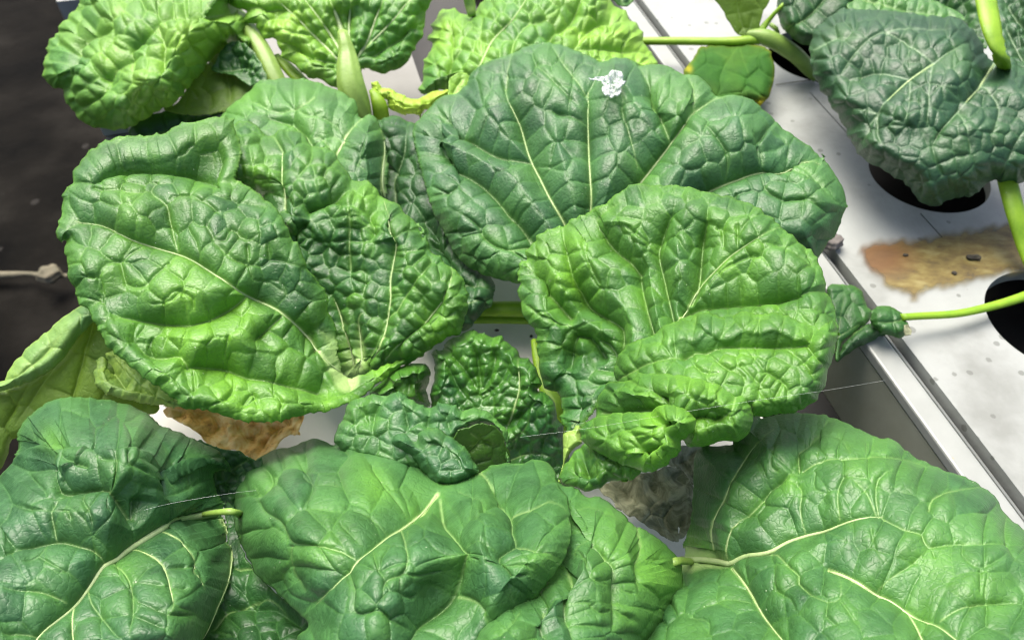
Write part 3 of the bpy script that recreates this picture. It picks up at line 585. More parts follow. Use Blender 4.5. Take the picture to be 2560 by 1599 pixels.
L1b = make_patch(
 'D2 330,420 450,390 560,450 650,520 750,475 900,475 1000,520 1050,630 1150,620 1230,660 1310,740 1340,820 1400,870 1440,950 1460,960 1560,955 1680,1030 1700,1090 1760,1130 1880,1170 1940,1260 2050,1340 2080,1410 2120,1500 B2 540,70 600,160 620,220 640,290 700,310 760,380 830,430 880,520 900,600 890,680 870,760 850,830 835,860 790,855 700,910 600,990 490,1060 440,1070 300,1150 150,1200 20,1180 B1 2300,1060 2200,900 2000,650 1900,300 D2 600,1150 400,1080 200,1050 60,900 60,600 200,430',
 'W:B2 90,1140 20,960 0,880; W.8:B2 110,1140 110,960 95,770; M.7:B2 50,1110 0,900 B1 2360,720 2330,600; M.9:B2 140,1120 110,960 95,770 150,700; M.5:D2 720,1190 730,1050 755,900 760,640; S.8:D2 760,640 700,540 620,500;'
 'F.9:D2 860,1490 950,1390 1050,1310; F1.1:D2 1050,1180 1200,1110 1390,1040; t2:D2 940,880 1050,740 1060,650; t2:D2 1310,740 1200,850 1170,940 1050,990;'
 'S.9:B2 150,1100 200,950 270,800 290,730 330,700; M.55:B2 200,1110 230,960 270,860 300,720 320,560 315,450 355,270 370,150 350,20 D2 1800,1450 1790,1280 1740,1140; S.8:B2 60,400 60,200 60,0 D2 1400,1400 1400,1120 1440,1060;'
 'M.55:B2 330,1060 450,880 560,770 650,650 760,540 790,420 780,380; S.8:B2 300,720 370,690 450,580 530,470 620,380 645,300; t2:B2 570,770 590,650 500,520; t2:B2 650,650 560,560; t2:B2 640,660 740,740 880,640; t2:B2 540,790 640,860 800,780;'
 't2:B2 0,300 60,210 200,210; t2:B2 150,560 170,420 60,390; t2:B2 340,380 450,380 540,360; t2:B2 350,260 560,260; t2:B2 360,130 560,110; F.7:B2 220,0 210,150 200,220 ; t2:B2 160,1000 260,860; t2:B2 30,590 150,560 170,700 260,760; t2:B2 330,560 480,560; t2:B2 320,640 450,600;'
 't2:D2 640,770 700,720; t2:D2 600,980 700,960 700,850; t2:D2 1420,1360 1600,1350 1600,1230 1550,1230; t2:D2 1610,1340 1750,1250; t2:D2 1410,1250 1560,1240',
 h=[(870,940,.037),(700,550,.066),(850,400,.068),(960,520,.066),(1160,800,.058),(1000,940,.044),(820,700,.048),(950,750,.052),(640,350,.070)],
 curl=(.010,70), cells=(38,3.6), seed=31, depth=.8, lobe=30, rough_edge=3, tint0=.12,
 tint=[(920,480,50,.5),(1110,780,80,.3),(1080,850,60,.25),(880,920,40,.9),(850,870,30,.6),(1125,845,30,.8),(640,420,60,.35),(800,640,90,-.3)],
 pits=[(800,610,36,22),(830,560,26,14),(860,660,24,10),(700,520,30,10)], wave=(.001,140))
leaf('leaf', 'mid', plant, [L1a, L1b], 'largest blistered leaf, left of the centre, its rim rolled up')

MID = make_patch(
 'D2 200,330 280,250 400,150 490,80 560,10 700,-10 900,-20 1080,10 1250,70 1380,140 1480,210 1500,290 1530,355 1600,320 1680,370 1710,450 1750,520 1790,700 1800,900 1765,1120 1700,1200 1500,1200 1000,1000 600,700 300,600 100,450',
 'M.9:D2 1230,660 1300,520 1400,430 1530,360; M1.1:D2 1760,1120 1780,850 1775,640 1755,540 1720,470; S.9:D2 1050,640 1000,510 900,390 800,330 560,300; S.8:D2 1080,130 870,205 700,240 500,190 400,170; S.8:D2 1230,640 1100,480 990,500; t2:D2 1480,770 1560,680 1640,630; t2:D2 1240,650 1300,760 1310,800; t2:D2 1480,770 1600,860 1700,900; t2:D2 1230,660 1480,760; t2:D2 1300,510 1200,450 1000,500; t2:D2 1380,460 1400,580 1500,560 1580,640; t2:D2 1400,425 1240,360 1060,300; t2:D2 900,220 1000,290 1200,270; t2:D2 700,240 540,260 400,230',
 h=[(600,230,.056),(900,215,.060),(890,310,.062),(970,450,.054),(600,450,.05),(800,450,.054)],
 curl=(.012,60), cells=(62,2.6), seed=41, depth=.9, tint0=.35, tint=[(600,240,70,.4),(760,280,90,.3),(950,420,90,-.3)], pits=[(838,303,14,8),(820,330,16,9),(815,345,12,6)], wave=(.001,170))
leaf('leaf', 'blue', plant, [MID])
UND = make_patch(
 'D2 1650,420 1700,370 1800,345 1860,340 1960,390 2050,430 2250,700 2419,1300 B2 800,100 900,300 1060,450 1090,540 1080,600 1050,660 1000,700 940,770 870,830 700,800 400,400 200,100 A2 0,1500 D2 1650,1100 1650,700',
 'S:B2 500,700 700,560 860,480 1000,500 1080,560; S:D2 1850,1512 1800,1100 1790,900 1900,700 1950,500; t2:D2 1800,930 1950,1100 2080,1250 2150,1512; t2:B2 850,480 950,420; F:B2 640,200 760,290 850,420; t2:D2 1790,860 1950,880 2080,900; S.8:B2 870,640 960,620 1060,600; F:B2 600,60 700,200',
 h=[(950,300,.042),(960,500,.034),(1100,600,.036),(1200,760,.036),(1100,830,.030),(900,600,.03)], curl=(.008,50), cells=(44,3.8), seed=51, depth=.7, lobe=35, tint0=0)
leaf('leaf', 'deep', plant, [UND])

BL = make_patch(
 'P -110,1330 -100,1230 C1 -60,420 0,350 55,245 75,80 130,-20 B1 160,1430 280,1340 420,1290 600,1285 800,1310 950,1350 1060,1400 1150,1470 C1 1300,50 1420,120 1540,190 1612,270 1622,330 1560,335 1500,350 1540,410 1572,450 1600,540 1608,650 1645,850 1650,980 1600,1150 1540,1300 1480,1400 1420,1512 P 490,1660 200,1700 -120,1700',
 'M2.6:C1 1590,608 1500,583 1400,588 1220,640 1000,760 850,850 740,890 620,1010 480,1180 350,1310 250,1410 200,1512 150,1600; S:C1 740,872 650,820 500,790 320,755 100,790 0,860 -60,900; S:C1 1000,600 900,500 820,455 680,410 560,395 350,410 290,340 280,240 330,170;'
 'S.8:C1 320,750 308,570 360,430; t2:C1 310,570 90,550; S.9:C1 1020,600 1040,470; C.7:C1 1240,660 1310,750 1370,850 1410,950 1390,1010 1430,1070 1445,1150; C.7:C1 1020,760 1100,850 1170,950 1200,1080 1220,1260 1200,1320; S.8:C1 830,880 900,1000 930,1130 930,1300 900,1450; S.8:C1 580,1060 620,1200 700,1320 800,1450 900,1560;'
 'C.7:C1 480,1190 490,1350 510,1512 540,1600; S.8:C1 430,1180 280,1140 0,1130; S.8:C1 250,1410 100,1420 0,1450; C.8:C1 1607,660 1640,800 1645,950 1600,1130 1520,1320 1430,1500; t2:C1 330,570 440,580 460,680; t2:C1 520,420 530,500 620,620 630,750; t2:C1 830,450 760,470 770,560 850,610; S.8:C1 820,455 810,280 790,130; F.9:C1 1290,260 1280,400 1240,470; t2:C1 1400,300 1420,450; t2:C1 1330,330 1370,440; t2:C1 920,170 930,230 1090,330 1070,380;'
 't2:C1 1170,970 1350,970; t2:C1 1180,1110 1350,1140; t2:C1 940,1060 1190,1110; t2:C1 940,1200 1200,1320 1400,1340; t2:C1 930,1320 1180,1430; t2:C1 560,250 430,210 390,170; t2:C1 820,210 640,200; t2:C1 230,880 380,970 570,1040; t2:C1 260,780 230,880 120,930',
 h=[(100,1300,.083),(300,1130,.084),(560,1270,.058),(500,1500,.074),(200,1580,.084),(250,1010,.072),(380,1260,.074),(560,1150,.058),(580,1420,.060),(0,1100,.075)],
 curl=(.020,110), cells=(96,2.6), seed=61, depth=1.8, lobe=70, rough_edge=1.5, tint0=.08,
 tint=[(110,1085,36,.8),(340,1380,60,.25),(420,1480,50,.2),(480,1040,60,.2)],
 steps=[('C1 1250,260 1150,170 1000,130 700,130 400,115 200,130 100,200 0,360', -34, 4, 60)],
 pits=[(550,1225,26,16),(297,1433,13,7),(440,1325,14,7),(545,1290,26,18),(590,1340,20,16),(560,1400,20,14)], wave=(.0012,260))
leaf('leaf', 'blue', plant, [BL], 'leaf with a thick pale midrib in the bottom left corner')
BC1 = make_patch(
 'D4 1020,740 1150,670 1250,610 1370,600 1480,560 1600,510 1700,500 1800,540 1880,580 1920,500 2000,470 2150,490 2250,475 2350,480 C4 560,1040 650,1070 800,1150 950,1270 1040,1350 1100,1330 1250,1270 1360,1260 1450,1215 1600,1210 1720,1210 1820,1185 1940,1210 2010,1280 2040,1380 2080,1450 C2 1590,500 1612,600 1622,750 1600,880 1548,990 1455,1110 1385,1215 1300,1290 1200,1400 1130,1530 P 1240,1690 800,1690 740,1600 C1 2150,1420 2080,1330 2000,1250 1900,1150 1800,1060 1740,950 1680,830 1640,700 1650,600 1630,500 1650,430 1700,330 1800,250',
 'M.75:C2 690,410 600,460 540,490 440,570 330,630 200,740 100,820 0,950 C1 2280,1080 2200,1200 2150,1290; S:C2 700,430 720,560 770,640 805,740 810,880 800,1020 760,1170 680,1300 600,1420 540,1512; S:C2 720,370 850,310 970,300 1050,340 1110,400 1210,490 1230,600 1270,700 1150,800 1140,950 1180,1080 1240,1250;'
 'S.8:C2 1220,490 1400,500 1500,500 1590,600; S.8:C2 1270,720 1400,820 1540,940; S.8:C2 1540,980 1600,1080 1640,1200 1670,1400 1680,1512; S.8:C2 1380,1215 1450,1330 1520,1512;'
 'S.8:C2 1620,690 1800,750 1900,850 1990,950 2020,1100 1990,1280 1960,1400; S.7:C2 2080,680 2160,800 2190,1000 2150,1180; t2:C2 790,745 950,740 1060,770 1150,800; S.7:C2 770,1200 940,1270 1060,1410; S.8:C2 110,820 0,800 C1 2200,810 2000,830 1930,660 1830,600 1800,450; S.7:C1 1990,850 2000,1050 2100,1200; t2:C1 1810,500 1900,400 1860,300; t2:C1 2110,550 2180,400 2070,240; t2:C1 2110,555 2400,570; t2:C1 2110,560 2000,640 1960,700; t2:C1 2120,350 2200,400 2330,400 2408,440;'
 't2:C2 480,500 400,440 300,360 220,260; t2:C2 330,620 200,560 90,540 0,550; t2:C2 0,640 150,740; t2:C2 0,1000 60,1150 80,1330 260,1310 350,1370 570,1450; S.7:C2 440,600 470,800 490,900 470,1020 320,1080 300,1300; t2:C2 230,800 260,950 320,1080; t2:C2 470,1020 600,1060 770,1090; t2:C2 230,270 260,320 400,400; t2:C2 1000,970 1140,970; t2:C2 820,970 950,970; t2:C2 1150,940 1300,950 1400,1060; t2:C2 1200,1110 1380,1060; t2:C2 820,400 980,440 1000,530 1130,560; t2:C2 480,640 470,820; t2:C2 1620,850 1720,920 1800,1060 2020,1140; t2:C2 1650,1210 1780,1230 1850,1310 1990,1290; t2:C2 1600,880 1700,700 1860,760; t2:C2 440,1030 460,1160 560,1190 640,1160',
 h=[(1080,1170,.058),(720,1320,.082),(900,1420,.098),(1180,1330,.096),(1090,1480,.088),(980,1250,.080),(610,1400,.050),(650,1230,.052),(1000,1500,.099),(1300,1450,.097),(1600,1400,.080),(1400,1150,.058),(820,1165,.056),(1720,1480,.058),(1300,1300,.090),(1200,1640,.088)],
 curl=(.010,80), cells=(88,3.0), seed=71, depth=1.7, lobe=75, rough_edge=1.6, tint0=.18,
 tint=[(1560,1330,110,.5),(1600,1480,130,.6),(1460,1560,80,.4),(940,1200,50,.6),(1040,1210,40,.5),(800,1350,60,.35),(1350,1400,60,.25),(1690,1450,60,.3),(1120,1390,40,.3),(1250,1480,60,-.2),(850,1500,90,-.1)],
 steps=[],
 pits=[(1110,1370,22,6)], wave=(.0012,260))
BC2 = make_patch('C2 1480,400 1570,430 1650,440 1720,500 1820,505 1950,590 2060,670 2180,740 2290,830 2350,910 2395,980 2408,1060 2398,1180 2330,1280 2280,1380 2180,1490 2130,1540 P 1600,1640 1300,1700 1150,1690 C2 950,1500 1100,1300 1300,1150 1480,950 1540,750',
 'S:C2 1540,980 1600,1080 1640,1200 1670,1400 1680,1512; S:C2 1380,1215 1450,1330 1520,1512; S:C2 1620,690 1800,750 1900,850 1990,950 2020,1100 1990,1280 1960,1400; S.9:C2 2080,680 2160,800 2190,1000 2150,1180; t2:C2 1620,850 1720,920 1800,1060 2020,1140; t2:C2 1650,1210 1780,1230 1850,1310 1990,1290; t2:C2 1600,880 1700,700 1860,760; t2:C2 1650,560 1800,560 1950,640; t2:C2 2030,1150 2140,1200; t2:C2 1990,1290 2100,1400; t2:C2 2200,900 2330,940; t2:C2 1240,1280 1150,1400 1060,1512; t2:C2 1660,1380 1800,1400 1950,1420',
 h=[(1080,1180,.062),(1300,1450,.093),(1600,1400,.078),(1400,1160,.060),(1720,1480,.056),(1500,1330,.080),(1450,1560,.090),(1620,1300,.072)],
 curl=(.014,80), cells=(76,2.2), seed=72, depth=1.4, lobe=60, rough_edge=1.6, tint0=.22, tint=[(1580,1350,100,.3),(1620,1480,120,.4),(1690,1450,60,.25)])
leaf('leaf', 'blue', plant, [BC1, BC2], 'smooth domed leaf at the bottom centre')
BR = make_patch(
 'C3 0,950 20,880 0,860 60,700 90,500 95,300 110,210 180,150 300,120 400,140 P 1715,1110 1740,1050 1800,1030 1850,1010 1910,1010 B3 560,1440 640,1420 760,1395 900,1400 1000,1410 1100,1440 1200,1490 C3 1310,60 1400,100 1480,105 1560,160 1650,230 1800,300 1900,340 2020,380 2110,440 2200,500 2260,600 2330,680 2400,730 P 2640,1380 2710,1500 2710,1700 1560,1700 1600,1560 1640,1470 1690,1420',
 'W1.1:C3 20,930 140,898 290,905; M2.15:C3 0,935 120,895 240,912 350,860 530,830 650,760 800,700 1000,650 1180,610 1380,600 1430,600; M1.25:C3 1010,925 1150,970 1300,1040 1450,1110 1600,1200 1750,1270 1850,1330 1950,1440 2020,1512 2080,1600; C:C3 1610,1210 1680,1350 1750,1512 1780,1600; S.8:C3 1850,1300 1980,1250 2150,1230 2370,1250;'
 'C1.2:C3 290,940 360,1010 430,1100 500,1210 600,1340 750,1512 820,1620; C.8:C3 230,880 280,780 380,650 420,600; S1:C3 420,600 500,520 600,390 700,330 800,290; C.7:C3 140,870 180,700 240,560 300,450 420,250 520,130 650,20; S.8:C3 20,890 60,750;'
 'S.8:C3 830,690 820,550 840,450 800,380 700,340; S.9:C3 810,260 820,100 1000,0 B3 1050,1430; S.8:C3 840,268 1000,220 1300,205 1500,215 1750,300; t2:C3 1310,200 1310,110; t2:C3 950,225 960,130; t2:C3 1200,205 1150,90 1040,40; S.7:C3 1420,610 1550,700 1700,760 1750,840 2000,820 2290,830; S.7:C3 1380,590 1290,430 1180,360; S.7:C3 1110,600 1100,450 1160,340 1220,300;'
 'S.7:C3 1400,1060 1600,970 1700,900 1740,850; S.8:C3 550,850 640,870 720,950 810,1030 810,1080 930,1180 1030,1215 1110,1190 1115,1050 1070,950; t2:C3 1110,1200 1200,1330 1270,1440; S.8:C3 1400,600 1375,480 1390,370 1480,320; S.8:C3 1750,590 1780,500 1900,450 2100,440; t2:C3 650,960 650,1120 760,1200 800,1280 880,1290; t2:C3 1040,1215 1020,1330 1130,1420; t2:C3 450,1180 300,1190 150,1280; t2:C3 60,1340 190,1370 180,1500; t2:C3 640,120 610,250 720,310; t2:C3 530,240 610,380; t2:C3 940,300 940,430 1100,460; t2:C3 1000,680 1100,740 1160,780 1020,920; t2:C3 1180,620 1200,720; t2:C3 1340,710 1380,860 1480,960; t2:C3 2000,820 1980,900 2110,990 2320,890; t2:C3 1760,850 1800,950; t2:C3 2290,650 2280,770 2330,900 2408,1000; t2:C3 2110,990 2110,1220',
 h=[(1740,1370,.050),(2000,1120,.070),(2300,1200,.080),(2560,1400,.086),(2200,1560,.092),(1800,1560,.072),(1800,1090,.056),(2000,1400,.078),(1640,1560,.060),(2250,1350,.084),(1760,1250,.056)],
 curl=(.014,90), cells=(80,2.4), seed=81, depth=1.2, lobe=60, rough_edge=1.5, tint0=.16,
 tint=[(2300,1420,140,.3),(2150,1130,120,.25),(1700,1375,50,.9),(1860,1230,50,.3),(1960,1180,50,.4),(2450,1500,100,.3),(1780,1150,90,-.3)],
 pits=[(2130,1230,20,12),(2060,1240,14,7),(2150,1350,30,16),(1960,1285,16,9),(2010,1340,24,10),(2190,1450,30,9),(2310,1500,30,12)], wave=(.0014,260))
leaf('leaf', 'blue', plant, [BR], 'wide smooth leaf with two pale ribs in the bottom right corner')
DK = make_patch('C1 1580,560 1660,640 1700,900 1900,1150 2150,1350 2250,1600 1300,1620 1400,1400 1500,1200 1600,1000',
 'S:C1 1640,985 1760,1000 1900,1100; S:C1 1480,1400 1600,1250 1850,1190 2000,1300; t2:C1 1500,1410 1640,1460; F:C1 1600,1220 1900,1250 2100,1400',
 h=[(560,1300,.034),(700,1450,.044),(600,1600,.05)], cells=(60,5), seed=91)
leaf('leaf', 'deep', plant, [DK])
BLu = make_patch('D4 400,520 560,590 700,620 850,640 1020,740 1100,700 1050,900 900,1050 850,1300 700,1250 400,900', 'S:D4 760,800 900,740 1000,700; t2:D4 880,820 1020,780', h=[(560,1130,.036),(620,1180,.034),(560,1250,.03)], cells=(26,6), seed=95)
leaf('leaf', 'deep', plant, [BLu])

CS1 = make_patch(
 'C4 1100,170 1140,140 1200,130 1290,90 1370,105 1440,130 1500,150 1560,140 1610,200 1660,220 1700,280 1720,320 1790,330 1830,380 1870,450 1900,550 1880,600 1940,620 2000,680 2030,760 2040,850 2090,900 2090,1000 2140,1150 2170,1350 2120,1480 1900,1440 1600,1350 1500,1100 1300,950 1000,790 950,680 960,600 980,480 980,380 960,290 990,240 1040,250 1060,210',
 'M.55:C4 1600,900 1640,760 1680,600 1700,400 1700,330; F.9:C4 1350,640 1370,560 1360,450 1340,300 1280,180; F.8:C4 1380,600 1450,480 1490,350 1480,200; F1.1:C4 1050,230 1160,320 1260,450 1340,600 1340,740; F.8:C4 1620,870 1760,780 1870,620; S.7:C4 1650,1050 1760,930 1800,830; F.7:C4 1000,300 1100,400 1200,600 1330,740; F.7:C4 1390,640 1510,560 1590,400 1600,230; F.7:C4 1700,590 1800,560 1880,480; t2.5:C4 1400,740 1600,740; S.7:C4 1560,1250 1700,1180 1850,1150 2000,1180; F.6:C4 1880,720 1760,780',
 h=[(1330,1000,.044),(1200,840,.048),(1100,950,.040),(1400,1150,.026),(1250,1000,.038),(1300,880,.048)],
 curl=(.008,26), cells=(29,2.4), seed=101, depth=.5, lobe=20, tvar=.6, rough_edge=2.5, tint0=.25, tint=[(1200,850,60,.25),(1370,1100,90,-.4),(1130,960,40,-.3)], step=2.4, wave=(.0006,60), sub=.5, edge=.4)
leaf('leaf', 'heart', plant, [CS1], 'small dark heavily crinkled young leaf in the heart of the plant')
CS2 = make_patch('C4 420,620 500,540 560,470 620,420 700,380 770,365 850,350 900,370 945,400 960,470 930,560 920,640 960,720 900,760 700,760 480,720', 'F.8:C4 560,470 620,600 700,700; F.8:C4 860,380 850,480 880,700; F.8:C4 750,390 740,500 800,640; F.6:C4 640,470 720,500',
 h=[(930,960,.042),(1000,920,.046),(1060,960,.040)], curl=(.010,30), cells=(30,2.4), seed=103, depth=.5, rough_edge=2, tint0=.35, step=2.4, sub=.5, edge=.4)
leaf('leaf', 'heart', plant, [CS2])
CS3 = make_patch(
 'C4 125,1010 160,900 210,800 230,730 290,670 380,650 450,630 560,640 640,610 720,620 800,690 880,720 960,740 1010,700 1080,710 1170,730 1230,770 1320,750 1430,780 1500,830 1540,880 1590,930 1615,1020 1610,1120 1640,1230 1600,1230 1585,1100 1540,980 1480,915 1400,900 1290,935 1180,1000 1160,1200 900,1300 300,1180 150,1080',
 'F.8:C4 570,640 480,730 440,830 450,960; F.6:C4 720,700 730,830 740,960; F.8:C4 940,740 925,830 915,950; t2.5:C4 600,1000 570,900 640,770 720,740; F.6:C4 1090,790 1110,900 1130,970; F.8:C4 1230,760 1220,850 1270,920; t2.5:C4 450,850 590,830; t2.5:C4 790,690 800,820 900,920; F.6:C4 350,680 370,830 430,950; t2.5:C4 1540,880 1500,900; t2.5:C4 1590,930 1550,970; t2:C4 1610,1060 1580,1070; t2:C4 1620,1150 1590,1150; F.5:C4 200,850 300,900',
 h=[(870,1060,.048),(950,1000,.053),(1100,1015,.055),(1230,1050,.052),(1270,1150,.046),(1050,1150,.05)],
 curl=(.004,22), depth=.5, lobe=25, cells=(42,2.6), seed=107, rough_edge=2, tint0=.22, tint=[(1240,1050,50,.4),(900,1030,50,.3),(1050,1040,70,-.2)], step=2.4, edge=.5)
CS3b = make_patch('C4 1150,1010 1250,930 1400,890 1540,950 1600,1080 1630,1240 1400,1320 1150,1300', 'S.7:C4 1180,1300 1300,1130 1460,950; S.7:C4 1290,1090 1500,1060; S.7:C4 1300,980 1400,1060', h=[(1200,1090,.0505),(1260,1080,.0495),(1230,1170,.040)], cells=(60,1.5), seed=108, tint0=.1, step=2.6)
leaf('leaf', 'blue', plant, [CS3], 'small blue green blistered leaf just above the bottom centre leaf')
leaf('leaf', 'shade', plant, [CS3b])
CS4 = make_patch('C4 605,1040 620,980 680,955 760,970 810,1000 850,940 930,925 1020,930 1110,980 1180,1030 1240,1080 1290,1150 1330,1230 1360,1300 1200,1420 1000,1420 800,1200 650,1090',
 'F.9:C4 810,1000 840,1070 900,1040 1050,1060 1140,1120 1190,1200 1220,1300; t2.5:C4 1040,1000 1130,1100 1220,1170; F.5:C4 1190,1050 1250,1160 1290,1260; t2:C4 900,1040 960,1180; t2:C4 950,930 1040,1000',
 h=[(1080,1090,.059),(1000,1100,.056),(1170,1170,.058),(1080,1180,.056)], curl=(.006,30), depth=.5, lobe=25, cells=(44,2.6), seed=109, tint0=0, step=2.6)
leaf('leaf', 'blue', plant, [CS4])

LLa = make_patch('B1 560,655 650,655 690,740 620,800 565,860 500,950 430,1040 330,1120 200,1190 60,1237 0,1252 P -70,980 -70,950 B1 0,1180 100,1050 200,940 330,830 450,730', 'S.5:B1 -50,1230 150,1120 320,980 450,830', h=[(200,770,.058),(0,960,.050),(120,880,.052),(160,920,.050)], curl=(.004,30), cells=(120,2), seed=111, tint0=.15, edge=1)
LLb = make_patch('B1 600,690 700,740 800,880 900,1050 1050,1250 1100,1400 700,1500 300,1500 90,1600 C1 50,230 0,320 P -60,1180 -70,980 B1 0,1240 200,1180 430,1030 520,900', 'S.6:B1 650,780 560,1100 480,1400; S.6:B1 480,960 300,1200 100,1500; t2:B1 200,1200 60,1450', h=[(200,800,.052),(50,1050,.036),(350,1050,.028),(100,950,.044)], cells=(90,3), seed=112, tint0=.25, curl=(.002,20))
leaf('leaf', 'pale', plant, [LLa], 'folded pale leaf tip hanging past the left edge')
leaf('leaf', 'under', plant, [LLb])
LL2 = make_patch('B1 690,840 750,900 850,950 1000,1100 1200,1250 1290,1350 1230,1372 1150,1365 1000,1340 850,1310 700,1250 640,1150 630,1050 650,950', 'S:B1 850,1200 780,1100 700,1000 720,940; S:B1 1150,1340 1050,1280 870,1240; t2:B1 800,1020 880,1130', h=[(250,880,.046),(430,1010,.040),(300,970,.044),(350,900,.045)], cells=(40,3), seed=113, tint0=.5, curl=(.004,30))
leaf('leaf', 'pale', plant, [LL2])

# stalks of the big plant
stalk('petiole', plant, [(1130,770,.016,22),(1220,772,.018,21),(1330,775,.018,22),(1450,800,.016,22)], 'lime')
stalk('petiole', plant, [(1130,797,.012,14),(1230,797,.012,13),(1340,798,.010,14)], 'lime')
stalk('petiole', plant, [(1335,850,.020,8),(1345,900,.020,13),(1362,965,.020,17),(1395,1030,.020,26),(1400,1130,.012,22)], 'lime')
PB1 = make_patch('D5 640,700 665,740 650,790 672,890 600,940 545,1000 490,1090 470,1150 440,1330 400,1330 440,1200 462,1120 462,950 470,790 570,750 600,700', '', h=[(1410,1090,.048),(1450,1060,.050),(1400,1200,.044),(1437,1070,.050)], cells=(60,.3), seed=201, edge=0, rough_edge=0, step=1.8, curl=(.002,14), tvar=0)
leaf('petiole', 'stalk', plant, [PB1])
stalk_from('petiole', plant, BR, (1712,1392), 9, [(1690,1402,.052,11),(1655,1420,.046,13),(1610,1442,.040,14),(1560,1470,.032,15)], 'stalk', .7)
stalk_from('petiole', plant, BL, (556,1274), 6, [(578,1278,.050,9.5),(612,1292,.034,10),(660,1310,.016,10)], 'stalk', .8)


# ------------------------------------------------------------------ the plant behind it, upper left
p0, _ = at(900, 330, .0)
bp_ = empty('savoy_plant', tuple(p0), 'bright yellow green leafy plant behind, along the top left of the picture', 'leafy vegetable', 'blistered leafy greens')
TL1 = make_patch('A1 560,0 500,90 410,190 380,260 330,310 320,400 300,480 320,580 380,620 440,620 450,700 500,770 560,830 620,880 720,905 850,910 930,880 1020,830 1080,790 1140,760 1220,730 1300,640 1330,580 1400,520 1460,440 1540,360 1640,290 1700,330 1740,390 1775,270 1720,240 1740,130 1700,70 1640,20 1620,-120 600,-120',
 'S:A1 1060,130 980,220 900,300 870,390; S.9:A1 870,390 760,450 720,530 640,430; S.9:A1 1060,130 1120,280 1110,380 1120,500 1150,640; S.8:A1 1350,110 1330,260 1440,440; S.8:A1 1240,270 1270,400; S:A1 700,180 560,230 470,380 450,480 480,560; S:A1 1060,130 1180,60 1400,70 1700,80; t2:A1 640,30 700,130 830,60; t2:A1 500,450 480,620; S.8:A1 870,390 900,560 800,700; t2:A1 820,460 940,560 1090,560; t2:A1 1110,300 1240,290 1350,260; t2:A1 720,530 700,660 600,740; S.8:A1 1500,80 1480,-60',
 h=[(120,180,.044),(300,60,.060),(450,50,.066),(580,80,.056),(300,300,.040),(450,180,.058),(500,150,.054)], curl=(.018,90), cells=(40,3.4), seed=121, tint0=.15, tint=[(470,90,90,.35),(560,90,60,.4),(280,120,50,.3),(350,200,60,.2),(160,160,60,-.2)], depth=.8, lobe=35, rough_edge=3, wave=(.0014,120))
leaf('leaf', 'bright', bp_, [TL1], 'curled bright green leaf over the dark floor at the upper left')
TLu = make_patch('A1 1140,760 1240,720 1330,590 1450,440 1560,330 1700,360 1850,450 1900,560 1850,640 1750,680 1600,765 1500,790 1350,805 1220,785', 'S.6:A1 1390,600 1470,660 1480,780; S.6:A1 1570,480 1600,600 1610,740; t2:A1 1340,620 1400,700', h=[(450,260,.028),(620,180,.030),(600,260,.026)], cells=(60,2), seed=125, tint0=.1)
leaf('leaf', 'under', bp_, [TLu])
TLd = make_patch('A1 950,850 1200,760 1500,770 1700,700 1800,640 1700,900 1300,980 930,960', 'S:A1 1000,900 1300,820', h=[(400,300,.016),(600,250,.016),(500,330,.014)], cells=(40,4), seed=126)
leaf('leaf', 'deep', bp_, [TLd])
TLv = make_patch('A1 1560,330 1640,280 1740,330 1830,450 1860,560 1750,600 1640,520 1560,500 1480,480', 'S:A1 1560,480 1750,420', h=[(600,120,.042),(650,180,.038),(580,180,.036)], cells=(24,6), seed=127, tint0=.2)
leaf('leaf', 'deep', bp_, [TLv])
TL2 = make_patch('D6 60,-120 40,0 120,80 240,130 190,210 250,260 340,260 370,350 430,420 560,425 600,560 640,640 720,680 830,780 960,850 1080,890 1250,960 1400,900 1500,760 1600,750 1700,800 1850,760 1950,700 2010,600 2080,500 2140,400 2170,280 2190,130 2250,0 2270,-120',
 'M3.6:D6 1350,560 1290,380 1250,260 1200,120 1150,0 1110,-100; C2:D6 1400,560 1350,420 1335,300 1340,150 1360,0 1370,-100; C2:D6 1450,600 1480,520 1560,380 1620,200 1700,0 1740,-100; C1.6:D6 1250,520 1180,400 1100,280 1000,140 890,0 820,-80; C1.5:D6 1240,630 1220,610 1050,430 900,290 750,140 620,30 560,-60; S.9:D6 1220,640 950,600 800,530 560,440; C.8:D6 1480,520 1600,420 1800,230 2000,0 2080,-100; S.9:D6 1500,645 1600,580 1850,420 2080,270; S:D6 600,40 420,60 230,100;'
 't2:D6 1540,720 1700,700 1900,600 2000,590; S.8:D6 900,325 750,330 620,320 560,310; t2:D6 1160,700 1000,720 850,690; t2:D6 600,60 540,180 470,210; t2:D6 700,130 640,230 620,310; t2:D6 1850,420 1900,470 2040,440; t2:D6 1900,130 2080,160; t2:D6 1150,760 1000,800',
 h=[(870,150,.040),(600,50,.048),(860,-80,.066),(1050,60,.046),(800,200,.034),(950,180,.034)], curl=(.004,40), cells=(32,3.4), seed=131, tint0=.22, tint=[(690,60,70,.4),(740,120,60,.3),(950,60,90,-.35),(980,150,90,-.3),(830,40,50,.2)], depth=.8, lobe=35, rough_edge=3, wave=(.0008,90))
leaf('leaf', 'bright', bp_, [TL2], 'upright bright leaf with a thick fluted pale stalk')
